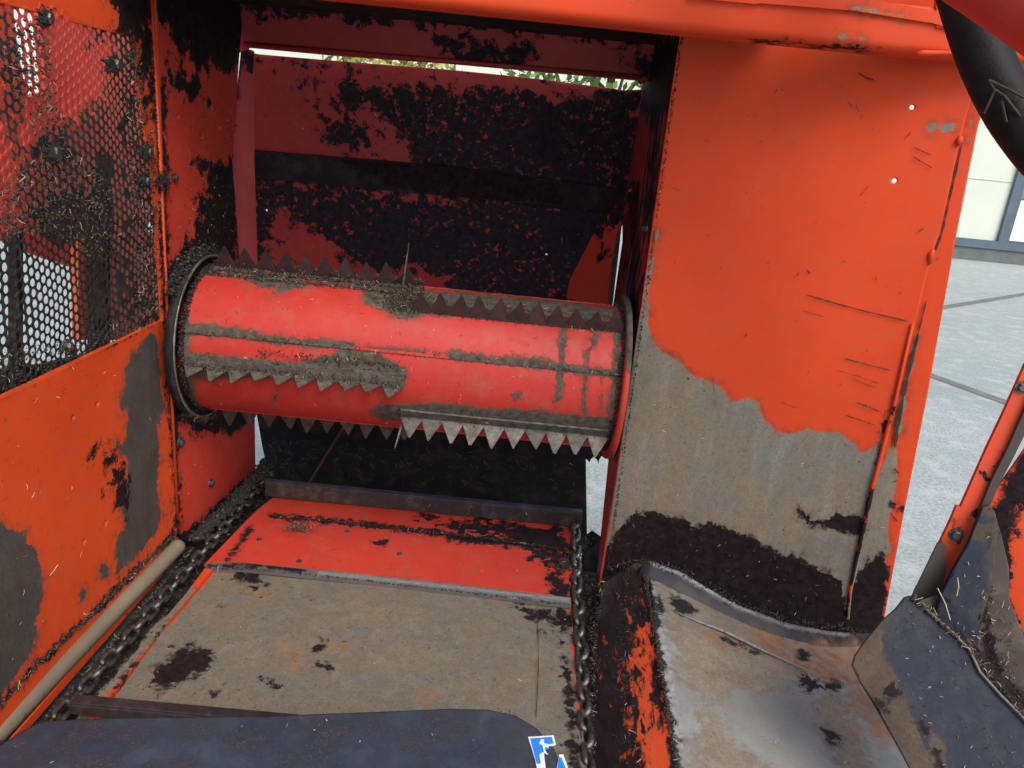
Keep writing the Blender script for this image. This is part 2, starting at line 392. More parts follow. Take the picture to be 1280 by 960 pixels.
# far building
WALL = simple('cream_cladding', (.68, .72, .62), (.62, .67, .57), .6, .8, 0, .1)
WALLW = simple('white_board', (.72, .76, .76), (.66, .70, .70), .5, 2, 0, .1)
FRAME = simple('grey_blue_frame', (.10, .145, .185), (.075, .115, .15), .5, 3, 0, .1)
GLASS = simple('window_glass', (.10, .14, .17), (.20, .25, .28), .12, .7, 0, 0)
PLINTH = simple('dark_plinth', (.10, .115, .12), (.15, .165, .165), .8, 4, 0, .2)
BY = 17.5
bp_ = Plane((0, BY, 0), (0, -1, 0))
B = empty('factory_hall', (10, BY, 0), label='long cream clad hall with grey blue frames on the far side of the yard', cat='building')
def bbox(name, x0, x1, y0, y1, z0, z1, mat, par, loc=B, bev=0):
    o = MB().box(((x0 + x1) / 2, (y0 + y1) / 2, (z0 + z1) / 2), (x1 - x0, y1 - y0, z1 - z0)).build(name, mat, bevel=bev)
    return keep(o, par)
def gx(px, py): return bp_.hit(px, py)
pf = gx(1267, 250); x_f = pf[0]
bbox('wall', -26, 26, BY + .05, BY + 10, 0, 6.6, WALL, B)
bbox('plinth', -26.05, 26.05, BY - .02, BY + .05, 0, .32, PLINTH, B)
bbox('roof', -26.3, 26.3, BY - .25, BY + 10.3, 6.6, 6.8, FRAME, B)
for q_ in (1146, 1158): bbox('downpipe', gx(q_, 5)[0] - .04, gx(q_, 5)[0] + .04, BY - .1, BY + .03, .3, 6.5, FRAME, B)
for k in range(0, 13):
    zz = .46 + k * .33
    if k in (0, 4, 9): bbox('cladding_rail', x_f - 5.2, x_f - .12, BY + .03, BY + .055, zz, zz + .008, FRAME if k == 0 else WALLW, B)
f1 = bbox('window_frame', x_f - .1, x_f + .12, BY - .05, BY + .04, .3, 4.5, FRAME, B)
bbox('sill_rail', x_f - 5.4, x_f + 3, BY - .06, BY + .04, .30, .48, FRAME, B)
bbox('window', x_f + .13, x_f + 3.0, BY - .01, BY + .045, 1.45, 2.7, GLASS, B)
for k in range(4): bbox('glazing_bar', x_f + .13, x_f + 3, BY - .04, BY - .012, 2.75 + k * .42, 2.83 + k * .42, FRAME, B)
for k in range(5): bbox('glazing_bar', x_f + .4 + k * .5, x_f + .46 + k * .5, BY - .07, BY - .041, 2.7, 4.4, FRAME, B)
bbox('white_board', x_f + .14, x_f + 3.0, BY - .04, BY - .011, .52, 1.42, WALLW, B)
# greenery behind, seen through the slot under the roof
LEAF = simple('leaf', (.10, .19, .035), (.19, .30, .06), .5, 6, 0, .2)
LEAFY = simple('yellow_leaf', (.42, .38, .08), (.22, .27, .06), .5, 6, 0, .2)
BARK = simple('bark', (.09, .065, .045), (.05, .038, .028), .9, 12, 0, .8)
def tree(x, y, h, w_, mat, label, group=None):
    root = empty('tree', (x, y, 0), label=label, cat='tree', group=group)
    mb = MB(); mb.tube([(x, y, 0), (x + .05, y, h * .35), (x - .03, y + .05, h * .7)], [.12, .09, .04], 9)
    for k in range(7):
        an = k * 2.4; z0 = h * (.3 + .06 * k); mb.tube([(x, y, z0), (x + math.cos(an) * w_ * .35, y + math.sin(an) * w_ * .3, z0 + h * .2)], [.04, .012], 6)
    keep(mb.build('trunk', BARK, sm=True), root)
    lf = MB()
    for c in range(70):
        th = rng.uniform(0, 6.28); rr = w_ * .5 * rng.uniform(.15, 1) ** .6; cz = rng.uniform(.32, .98)
        rr *= math.sin(min(1, max(.25, (1.05 - cz) * 1.6)) * math.pi / 2)
        c0 = np.array([x + math.cos(th) * rr, y + math.sin(th) * rr, h * cz])
        for q in range(45):
            p = c0 + rng.normal(0, .17, 3); d = rng.normal(0, 1, 3); d /= np.linalg.norm(d); e = np.cross(d, rng.normal(0, 1, 3)); e /= np.linalg.norm(e)
            L = rng.uniform(.05, .10); lf.add([p - d * L, p + e * L * .45, p + d * L, p - e * L * .45], [(0, 1, 2, 3)])
    keep(lf.build('crown', mat), root)
tree(.9, 10.5, 4.2, 2.9, LEAF, 'green leafy tree behind the machine at the right end of the roof slot')
tree(-2.2, 11.5, 3.8, 2.6, LEAFY, 'yellowing tree behind the machine beyond the middle of the roof slot')

# ------------------------------------------------------------------ the machine
MROOT = empty('silage_feeder', (-.3, 1.8, 0), label='dirty orange silage feeder with a toothed red drum, chains and worn steel floor', cat='farm machine')
def part(o, name_parent=None): return keep(o, MROOT)
def sub(o, par):
    o.parent = par; o.matrix_parent_inverse = par.matrix_world.inverted() if False else Matrix.Identity(4)
    return o
XL = -.90
PL = Plane((XL, 1.4, 1), (1, 0, 0))
# --- left side panel with the opening of the perforated screen
def w3(X, pts): return [(X, a, c) for a, c in pts]
screen_out = w3(XL, [(.76, 1.085), (1.826, 1.085), (1.81, 1.35), (1.775, 1.60), (1.745, 1.735), (.76, 1.735)])
left_masks = {
 'bare': [[(186, 419), (165, 442), (154, 470), (152, 500), (157, 520), (160, 548), (152, 556), (146, 549), (145, 560), (156, 572), (160, 592), (152, 610), (150, 640), (158, 655), (148, 672), (145, 700), (146, 716), (170, 696), (196, 668), (203, 640), (199, 610), (197, 570), (198, 530), (203, 505), (200, 450), (195, 417)],
          [(-60, 640), (5, 658), (30, 668), (46, 690), (54, 720), (50, 765), (42, 806), (20, 848), (-60, 940)],
          [(128, 706), (135, 706), (136, 722), (128, 724)], [(100, 735), (107, 735), (106, 748), (100, 747)]],
 'dirt': [{'line': [(-60, 955), (0, 878), (60, 818), (120, 763), (175, 708), (222, 664)], 'w': 3},
          {'line': [(-40, 505), (20, 478), (90, 448), (190, 402)], 'w': 4},
          {'line': [(188, 60), (200, 200), (204, 330), (212, 480), (222, 660)], 'w': 3}],
 'lace': [[(128, -60), (140, 20), (150, 40), (170, 60), (175, 110), (182, 150), (196, 150), (190, 60), (184, -60)],
          [(146, 560), (120, 570), (135, 600), (150, 640), (160, 620)]]}
LP = part(plate('left_side_panel', w3(XL, [(.70, .455), (1.844, .455), (1.844, 2.02), (.70, 2.02)]), PL, ORANGE_L, None, .0055, .006, left_masks,
           holes=[(122, 505, .0055), (91, 522, .0055), (132, 654, .006), (105, 677, .006)], cut=[screen_out], px=False, warp=.003, wscale=4))
# --- perforated screen (hexagonal punching, each hole a real hole)
def make_screen():
    pitch = .0198; r = .0083; V = []; Fs = []; key = {}
    dx = pitch * math.sqrt(3) / 2
    def bulge(y, z):
        return .012 * nz((0, y, z), 3.2, 5) + .008 * nz((0, y, z), 7, 2)
    def vid(y, z):
        k = (round(y, 5), round(z, 5))
        if k not in key: key[k] = len(V); V.append((XL - .004 + bulge(y, z), y, z))
        return key[k]
    fills = []
    nc = int((1.84 - .76) / dx)
    for i in range(nc):
        y = 1.82 - i * dx
        for j in range(34):
            z = 1.09 + j * pitch + (pitch / 2 if i % 2 else 0)
            ymax = np.interp(z, [1.085, 1.35, 1.60, 1.735], [1.826, 1.81, 1.775, 1.745])
            if y > ymax + .004 or z > 1.745: continue
            outer = []; R6 = pitch / math.sqrt(3)
            for k in range(12):
                a = math.pi / 6 * k
                rr = R6 if k % 2 == 0 else pitch / 2
                outer.append(vid(y + rr * math.cos(a), z + rr * math.sin(a)))
            rj = r * rng.uniform(.93, 1.03)
            pp, _ = to_px([(XL, y, z)]); qx, qy = pp[0]
            cl = nz((0, y, z), 9, 8) * .5
            clog = max(0, 1 - math.hypot((qx - 85) / 75, (qy - 275) / 60)) * 1.5 + max(0, 1 - math.hypot((qx - 70) / 40, (qy - 190) / 40)) * 1.5
            clog += 1.3 * max(0, 1 - abs(qx - 128) / 18) * (qy > 190) * (qy < 400) + (.9 if qx > 150 and qy > 120 else 0) * rng.random() + (.45 if qy > 470 - qx * .30 else 0)
            if clog + cl * .9 + rng.uniform(-.25, .25) > .68: rj = r * rng.choice([.0, .0, .35, .55])
            inner = []
            for k in range(12):
                a = math.pi / 6 * k; V.append((XL - .004 + bulge(y, z) + 0, y + rj * math.cos(a) * rng.uniform(.95, 1.05), z + rj * math.sin(a))); inner.append(len(V) - 1)
            for k in range(12): Fs.append((outer[k], outer[(k + 1) % 12], inner[(k + 1) % 12], inner[k]))
    V = np.array(V); n = len(V)
    ed = set()
    for f in Fs:
        for q in range(4): ed.add((f[q], f[(q + 1) % 4]))
    V = np.vstack([V, V - np.array([.0025, 0, 0])])
    F2 = [tuple(q + n for q in f[::-1]) for f in Fs]; sides = [(b_, a, a + n, b_ + n) for (a, b_) in ed if (b_, a) not in ed]
    me = mesh_from('perforated_screen', V, Fs + F2 + sides)
    bm = bmesh.new(); bm.from_mesh(me); bmesh.ops.dissolve_degenerate(bm, dist=1e-5, edges=bm.edges); bmesh.ops.recalc_face_normals(bm, faces=bm.faces); bm.to_mesh(me); bm.free()
    V = np.zeros(len(me.vertices) * 3); me.vertices.foreach_get('co', V)
    set_masks(me, V.reshape(-1, 3), {'dirt': [[(-60, 300), (20, 290), (30, 200), (55, 160), (100, 150), (130, 110), (150, 60), (130, 40), (110, 60), (130, 30), (200, 30), (200, 420), (0, 520), (-60, 520)],
        [(0, 20), (22, 20), (24, 120), (40, 200), (20, 200), (0, 100)]]})
    return link('perforated_screen', me, SCREEN)
SCR = part(make_screen())
def lump(mb, c, r, k=5, sq=(1, 1, 1), mi=0, seed=0):
    """an irregular clod"""
    V = []; n1, n2 = 5, 7
    for i in range(n1 + 1):
        for j in range(n2):
            a = math.pi * i / n1; q = 2 * math.pi * j / n2
            rr = r * (1 + .35 * rng.uniform(-1, 1))
            V.append((c[0] + rr * sq[0] * math.sin(a) * math.cos(q), c[1] + rr * sq[1] * math.sin(a) * math.sin(q), c[2] + rr * sq[2] * math.cos(a)))
    Fs = []
    for i in range(n1):
        for j in range(n2): Fs.append((i * n2 + j, i * n2 + (j + 1) % n2, (i + 1) * n2 + (j + 1) % n2, (i + 1) * n2 + j))
    mb.add(V, Fs, mi)
def bolt_mesh(c, n, r, h, name='bolt', mat=BOLT, hexa=True):
    """hexagonal or dome head sitting on a washer"""
    n = np.array(n, float); n /= np.linalg.norm(n); u = np.cross(n, (0, 0, 1) if abs(n[2]) < .9 else (0, 1, 0)); u /= np.linalg.norm(u); v = np.cross(n, u)
    c = np.array(c, float); mb = MB()
    def ring(rad, hh, k, ph=0): return [c + n * hh + rad * (math.cos(2 * math.pi * i / k + ph) * u + math.sin(2 * math.pi * i / k + ph) * v) for i in range(k)]
    k = 6 if hexa else 12
    prof = [(r * 1.5, 0), (r * 1.5, h * .2)]; V = ring(r * 1.5, -.001, 12) + ring(r * 1.45, h * .25, 12)
    Fs = [(i, (i + 1) % 12, 12 + (i + 1) % 12, 12 + i) for i in range(12)] + [tuple(range(12, 24))]
    mb.add(V, Fs)
    V = ring(r, h * .25, k) + ring(r, h * .8, k) + ring(r * .75, h, k)
    Fs = [(i, (i + 1) % k, k + (i + 1) % k, k + i) for i in range(k)] + [(k + i, k + (i + 1) % k, 2 * k + (i + 1) % k, 2 * k + i) for i in range(k)] + [tuple(range(2 * k, 3 * k))]
    mb.add(V, Fs); return mb.build(name, mat)
def on(o, par):  # sub-part with world geometry
    o.parent = par; o.matrix_parent_inverse = Matrix.Translation(MROOT.location).inverted() @ Matrix.Identity(4)
    return o
# (all mesh geometry is written in world metres; parents sit at the root's translation)
def subp(o, par):
    o.parent = par; o.matrix_parent_inverse = Matrix.Identity(4); return o
for (bx, by, r) in [(140, 80, .011), (64, 192, .015), (181, 190, .011), (178, 226, .010), (80, 432, .010), (54, 22, .010)]:
    p = PL.hit(bx, by); subp(bolt_mesh(p + (0.004, 0, 0), (1, 0, 0), r, .013, 'screen_bolt'), SCR)

# --- inner wall on the left, beside the drum
PI = plane3((XL, 1.846, 1), (-.872, 2.32, 1), (XL, 1.846, 1.5))
inner_masks = {
 'lace': [[(190, -80), (190, 10), (215, 50), (240, 75), (270, 90), (300, 80), (310, 40), (310, -80)], [(205, 70), (240, 100), (262, 128), (235, 125), (215, 110)],
          [(250, 200), (262, 230), (235, 300), (212, 350), (215, 400), (230, 380), (300, 330), (300, 200)],
          [(215, 500), (240, 540), (290, 540), (320, 525), (320, 500)]],
 'dirt': [[(214, 505), (222, 520), (245, 527), (275, 527), (285, 500)], [(288, 525), (305, 518), (303, 535), (292, 543)],
          [(222, 690), (222, 668), (250, 650), (280, 622), (300, 602), (325, 590), (330, 640), (260, 690)],
          [(205, 340), (222, 318), (248, 305), (262, 315), (262, 340), (235, 350), (222, 400), (225, 440), (206, 445)],
          {'line': [(203, 100), (208, 300), (216, 480), (224, 660)], 'w': 3}]}
IW = part(plate('inner_side_wall', [(192, -90), (312, -70), (300, 60), (290, 200), (300, 330), (317, 440), (319, 560), (320, 640), (222, 715)], PI, RED, None, .006, .006, inner_masks,
           holes=[(214, 9, .005), (244, 48, .005), (222, 146, .005), (239, 161, .0035), (251, 171, .0045), (248, 188, .0035), (283, 195, .004)], warp=.003))
for (bx, by, r) in [(225, 553, .011), (263, 604, .010), (205, 225, .012), (217, 222, .008)]:
    subp(bolt_mesh(PI.hit(bx, by) + PI.n * .001, PI.n, r, .010, 'wall_bolt', BOLT, False), IW)
# narrow fold beyond the inner wall
PN = Plane((-.87, 2.33, 1), (-.45, -1, 0))
part(plate('corner_fold', [(302, 58), (318, 64), (318, 200), (322, 330), (296, 330), (287, 200)], Plane((-.86, 2.345, 1), (.55, -1, 0)), DEEP, None, .006, .005,
     {'dirt': [{'line': [(302, 60), (287, 200), (292, 330)], 'w': 2.2}, [(300, 60), (322, 66), (318, 95), (308, 90)]]}))
# --- seam angle between both walls
mb = MB(); mb.tube([(XL + .002, 1.846, .45), (XL + .002, 1.846, 2.0)], .0045, 8)
part(mb.build('corner_weld', ORANGE_L, sm=True, masks={'dirt': [{'line': [(205, 250), (214, 420), (222, 700)], 'w': 6}]}))

# --- back plate with its cross band
PB = plane3((-.9, 2.42, 1.79), (.3, 2.42, 1.79), (-.3, 2.50, 1.1))
back_masks = {'lace': [
  [(420, 118), (440, 105), (480, 112), (540, 106), (600, 115), (650, 110), (700, 125), (760, 120), (800, 108), (800, 260), (640, 240), (560, 222), (520, 206), (500, 175), (470, 140), (440, 135)],
  [(410, 150), (440, 145), (465, 150), (470, 180), (440, 190), (410, 180)],
  [(316, 215), (420, 235), (800, 262), (800, 420), (560, 400), (560, 350), (520, 335), (470, 340), (430, 325), (400, 290), (350, 262), (336, 285), (326, 420), (316, 420)], lambda V: -.030 + .012 * np.cos(V[:, 0] * 9 + V[:, 2] * 7)]}
BANDM = wear('band_grime', (.020, .017, .020), (.012, .010, .013), seed=77, rough=.75, spec=.15, dust=.3, edge=(.03, .03, .03))
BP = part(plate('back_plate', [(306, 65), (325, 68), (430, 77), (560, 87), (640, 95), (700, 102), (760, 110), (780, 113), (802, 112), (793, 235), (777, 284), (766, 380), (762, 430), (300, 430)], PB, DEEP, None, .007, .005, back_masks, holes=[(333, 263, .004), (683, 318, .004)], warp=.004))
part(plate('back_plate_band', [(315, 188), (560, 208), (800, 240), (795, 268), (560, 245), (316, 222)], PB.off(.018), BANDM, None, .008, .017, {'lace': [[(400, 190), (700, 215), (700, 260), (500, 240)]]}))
# header above the slot
PH = plane3((-.9, 2.33, 1.79), (.4, 2.33, 1.79), (-.9, 2.31, 1.9))
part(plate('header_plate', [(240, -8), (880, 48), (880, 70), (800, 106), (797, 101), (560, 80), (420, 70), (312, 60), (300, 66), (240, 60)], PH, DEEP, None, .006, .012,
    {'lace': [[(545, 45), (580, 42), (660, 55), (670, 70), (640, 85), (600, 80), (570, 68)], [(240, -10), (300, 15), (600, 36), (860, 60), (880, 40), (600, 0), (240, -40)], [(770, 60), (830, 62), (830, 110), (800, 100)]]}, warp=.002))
hm = MB(); a_ = PH.hit(305, 55) + (0, -.004, 0); b_ = PH.hit(798, 96) + (0, -.004, 0); hm.tube([a_, b_], .006, 10)
part(hm.build('header_lip', DEEP, sm=True))
# roof underside
PR = Plane((0, 2, 1.895), (0, 0, 1))
part(plate('roof_sheet', [(-.95, 1.70, 1.895), (.50, 1.70, 1.895), (.50, 2.34, 1.895), (-.95, 2.34, 1.895)], PR, BLACK, None, .012, .008,
     {'bare': [lambda V: np.where(abs(V[:, 1] - 1.66) < .01, .003, -.3)]}, px=False))
# --- front beam above the openings
YB = 1.655
PF = Plane((0, YB, 1.9), (0, -1, 0))
def zed(px, py, pl=PF): return pl.hit(px, py)
beam_out = [(200, -38), (590, 3), (700, 16), (850, 37), (1000, 49), (1195, 66), (1197, 40), (1190, -120), (200, -220)]
beam_masks = {'bare': [[(1062, 8), (1070, 6), (1105, 13), (1126, 20), (1120, 23), (1075, 17)], [(1048, 44), (1056, 43), (1060, 46), (1052, 50)], [(1074, 47), (1084, 48), (1080, 52), (1074, 50)]],
              'dirt': [{'line': [(940, 50), (1000, 55), (1060, 60), (1100, 63)], 'w': 1.2}]}
def rounded_beam():
    """box section with a rolled lower edge"""
    mb = MB(); zb = zed(850, 38)[2]; r = .018; prof = [(YB, zb + .16)]
    prof += [(YB, zb + .03)] + [(YB + r - r * math.cos(a), zb + r - r * math.sin(a)) for a in np.linspace(0, math.pi / 2, 7)] + [(YB + .075, zb), (YB + .075, zb + .16)]
    zt = zed(1130, 5)[2]; prof = [(YB + .075, zt), (YB + .003, zt)] + [(YB, zt - .003 - (zt - .003 - zb - .03) * k / 10) for k in range(11)] + prof[2:-1]
    xs = np.arange(-1.05, 1.002, .008); V = []; Fs = []; k = len(prof)
    for x in xs:
        for (y, z) in prof: V.append((x, y + .0012 * nz((x, y, z), 5, 3), z - .004 * 0))
    for i in range(len(xs) - 1):
        for j in range(k - 1): Fs.append((i * k + j, i * k + j + 1, (i + 1) * k + j + 1, (i + 1) * k + j))
    Fs.append(tuple(range(k))); Fs.append(tuple((len(xs) - 1) * k + j for j in range(k)))
    mb.add(V, Fs); return mb.build('front_beam', ORANGE, sm=True, masks=beam_masks)
BEAM = part(rounded_beam())
part(plate('beam_cover', [(860, -3), (945, 5), (951, 4), (1066, 13), (1167, 29), (1186, 36), (1180, 15), (1169, 13), (1089, 0), (1000, -10), (860, -24)], PF.off(.006), ORANGE, None, .006, .007,
     {'bare': [[(1062, 12), (1070, 6), (1105, 13), (1126, 20), (1126, 26), (1075, 17)]]}))
part(plate('beam_end_plate', [(1170, -60), (1205, -60), (1205, 40), (1171, 34)], PF.off(.004), ORANGE, None, .008, .010))
mb = MB(); mb.tube([zed(1143, 68) + (0, -.006, 0), zed(1150, 67) + (0, -.008, 0), zed(1200, 66) + (0, -.004, 0)], [.004, .006, .003], 8)
part(mb.build('weld_bead', ORANGE, sm=True))
# --- divider wall on the right of the drum
XD = .322; YD = 1.885
PD = plane3((.308, YD, .5), (.318, YD, 1.9), (.30, 2.45, 1.2))
div_masks = {'lace': [[(795, 60), (850, 40), (850, 90), (835, 140), (815, 180), (795, 110)], [(790, 230), (800, 230), (800, 400), (780, 400)], [(810, 180), (830, 140), (820, 260), (800, 300)]],
             'dirt': [{'line': [(853, 42), (822, 250), (792, 480), (757, 730)], 'w': 2.5}, [(775, 600), (795, 560), (790, 480), (778, 480)]],
             'shine': [[(806, 108), (826, 108), (822, 130), (808, 128)]]}
div3 = [(.31, YD, .40), (.318, YD, 2.0), (.30, 2.46, 2.0), (.30, 2.46, 1.40), (.30, 2.385, 1.33), (.30, 2.385, .95), (.30, 2.05, .80), (.302, 1.94, .40)]
DV = part(plate('divider_wall', div3, PD, wear('divider_paint', (.36, .028, .024), (.28, .022, .02), seed=15, speck=1, rough=.42, lace_scale=30, lace_amp=.04, stretch=(1, 1, .3)), None, .006, .006, div_masks, px=False, warp=.003))
subp(bolt_mesh(PD.hit(808, 286), PD.n, .009, .012, 'wall_bolt', BOLT), DV)
# --- right panel, turned a little towards the viewer
A3 = np.array([.318, YD - .002, 1.2]); B3 = np.array([1.01, 1.69, 1.2])
PR_ = plane3(A3, B3, (.318, YD - .002, 1.9))
rim = [(1200, 176), (1175, 290), (1165, 318), (1145, 400), (1110, 530), (1085, 650), (1065, 740), (1060, 790)]
panel_out = [(854, -30), (850, 42), (836, 135), (818, 262), (801, 385), (787, 480), (770, 600), (750, 735), (750, 800), (1060, 830)] + rim[::-1] + [(1230, 60), (1225, -30)]
bare_r = [(822, 288), (816, 320), (812, 360), (811, 400), (814, 425), (826, 441), (843, 447), (862, 466), (880, 474), (903, 483), (915, 500), (938, 499), (946, 505), (954, 525), (970, 542), (985, 542), (1010, 536), (1030, 541), (1050, 540), (1066, 552), (1076, 565), (1092, 560), (1108, 530), (1120, 500),
          (1140, 520), (1110, 700), (1070, 840), (740, 830), (740, 700), (780, 480), (812, 330)]
dark_r = [(735, 720), (765, 672), (782, 652), (797, 640), (825, 641), (850, 645), (868, 655), (885, 652), (905, 660), (930, 668), (950, 680), (975, 692), (1000, 698), (1022, 712), (1045, 722), (1052, 730), (1062, 780), (1075, 850), (735, 850)]
panel_masks = {'bare': [bare_r, [(1158, 158), (1166, 155), (1172, 156), (1165, 164)], [(1176, 158), (1193, 155), (1194, 160), (1178, 165)]],
   'dirt': [dark_r, [(994, 635), (1006, 640), (1018, 650), (1035, 648), (1045, 641), (1066, 646), (1080, 650), (1078, 668), (1062, 666), (1045, 660), (1025, 657), (1008, 655)],
            {'line': [(1110, 530), (1098, 585), (1075, 690)], 'w': 1.5}, [(1102, 515), (1110, 512), (1108, 550), (1099, 552)]],
   'rust': [[(762, 660), (790, 660), (775, 690), (758, 700)]]}
RP = part(plate('right_panel', panel_out, PR_, ORANGE, None, .0055, .006, panel_masks, holes=[(1118, 226, .0055), (1140, 134, .005)], warp=.005, wscale=3))
# outer flange strip behind the fold
RFL = part(plate('right_panel_flange', [(1196, 20), (1192, 176), (1170, 300), (1100, 530), (1050, 760), (1040, 840), (1094, 840), (1106, 770), (1130, 640), (1160, 490), (1194, 300), (1222, 160), (1231, 130), (1224, 20)],
     PR_.off(-.020), ORANGE, None, .0055, .006,
     {'bare': [[(1112, 560), (1121, 560), (1120, 600), (1117, 620), (1110, 660), (1108, 720), (1100, 790), (1040, 800), (1060, 700), (1098, 600)], [(1208, 172), (1225, 168), (1224, 174), (1210, 178)], [(1211, 148), (1215, 146), (1214, 158), (1211, 156)], {'line': [(1147, 420), (1130, 490), (1122, 540)], 'w': 3}],
      'dirt': [[(1040, 735), (1070, 725), (1085, 700), (1104, 690), (1112, 720), (1106, 775), (1095, 850), (1030, 850)], {'line': [(1112, 625), (1120, 636), (1132, 634)], 'w': 1.2}]}, warp=.004))
mb = MB(); pts = [PR_.off(.004).hit(*p) for p in [(1141, 405), (1128, 460), (1117, 510), (1110, 535), (1100, 575), (1090, 610), (1080, 655), (1071, 695), (1062, 740), (1058, 770)]]
mb.tube(pts, [.0035, .004, .004, .005, .005, .0055, .005, .005, .004, .003], 8)
part(mb.build('fold_weld', ORANGE, sm=True, masks={'dirt': [{'line': [(1090, 615), (1070, 700), (1066, 712)], 'w': 6}, {'line': [(1060, 745), (1056, 775)], 'w': 6}, {'line': [(1120, 500), (1108, 540)], 'w': 1.5}]}))
mb = MB(); pts = [PR_.off(.003).hit(*p) for p in [(1201, 170), (1199, 176), (1198, 182)]]; mb.tube(pts, [.004, .008, .003], 8)
part(mb.build('weld_bead', ORANGE, sm=True)); mb = MB()
pts = [PR_.off(.003).hit(*p) for p in [(1167, 312), (1164, 318), (1162, 330)]]; mb.tube(pts, [.004, .007, .003], 8)
part(mb.build('weld_bead', ORANGE, sm=True))
def scratches(name, lines, pl, par, mat):
    mb = MB()
    for ln in lines:
        wd = ln[0]; pts = [pl.hit(*p) + pl.n * .0009 for p in ln[1:]]
        q = []
        for i in range(len(pts) - 1):
            for k in range(6): q.append(pts[i] + (pts[i + 1] - pts[i]) * k / 6)
        q.append(pts[-1]); V = []; Fs = []
        for i, p in enumerate(q):
            d = q[min(i + 1, len(q) - 1)] - q[max(i - 1, 0)]; d /= np.linalg.norm(d) + 1e-9; s_ = np.cross(pl.n, d)
            h = wd * .5 * rng.uniform(.35, 1.2) * (1 if 0 < i < len(q) - 1 else .3); V += [p - s_ * h, p + s_ * h]
        for i in range(len(q) - 1): Fs.append((2 * i, 2 * i + 1, 2 * i + 3, 2 * i + 2))
        mb.add(V, Fs)
    o = mb.build(name, mat); par.data.materials.append(mat)
    bm = bmesh.new(); bm.from_mesh(par.data); k0 = len(bm.faces); bm.from_mesh(o.data); bm.faces.ensure_lookup_table()
    for f in bm.faces[k0:]: f.material_index = 1
    bm.to_mesh(par.data); bm.free(); bpy.data.objects.remove(o)
sl = [(.0035, (1007, 368), (1040, 378), (1085, 390), (1136, 402)), (.003, (1055, 448), (1085, 456), (1113, 463)), (.0015, (1047, 463), (1075, 471), (1100, 480)), (.0015, (1062, 473), (1098, 486)),
      (.004, (1070, 503), (1085, 508), (1100, 515)), (.0025, (1057, 519), (1078, 526), (1095, 532)), (.0015, (975, 502), (998, 511)), (.003, (1073, 91), (1082, 97), (1092, 100)), (.0025, (1140, 195), (1153, 203), (1165, 210)), (.003, (1142, 184), (1150, 188), (1164, 194)),
      (.0015, (1075, 245), (1086, 232)), (.003, (1008, 337), (1013, 343)), (.0015, (967, 118), (973, 110)), (.0012, (840, 235), (852, 239)), (.0025, (930, 421), (934, 417)), (.003, (1148, 289), (1154, 286)), (.0012, (890, 470), (895, 500), (893, 510)), (.002, (996, 345), (999, 340)), (.0015, (1003, 388), (1012, 391), (1030, 396)),
      (.0015, (1060, 128), (1066, 134)), (.0015, (1070, 130), (1073, 140)), (.0015, (1076, 150), (1078, 143)), (.0015, (1093, 345), (1097, 352)), (.002, (1133, 172), (1139, 164))]
for _ in range(40):
    x = random.uniform(850, 1140); y = random.uniform(80, 520); a = random.uniform(0, 6.28); L = random.uniform(2, 7)
    if y > 430 and x < 980: continue
    sl.append((random.choice([.0008, .001, .0016]), (x, y), (x + L * math.cos(a), y + L * math.sin(a))))
scratches('scratch_marks', sl, PR_.off(.004), RP, simple('scratch', (.06, .03, .02), (.03, .018, .014), .7, 40))

scratches('fold_shade_marks', [(.005, (1203, 176), (1190, 235), (1177, 292), (1167, 318)), (.004, (1158, 375), (1148, 415), (1138, 450)), (.009, (1148, 418), (1138, 455), (1130, 490), (1122, 530), (1118, 560)), (.004, (1117, 585), (1124, 592)), (.003, (1117, 602), (1122, 600)), (.003, (1112, 625), (1120, 636), (1131, 633)), (.003, (1112, 640), (1122, 652)), (.002, (1188, 235), (1192, 230)), (.002, (1170, 325), (1173, 322))], PR_.off(-.017), RFL, simple('fold_shade_dirt', (.05, .03, .022), (.02, .014, .012), .8, 40))  # shade along the fold edge drawn as dark strips, with dirt marks
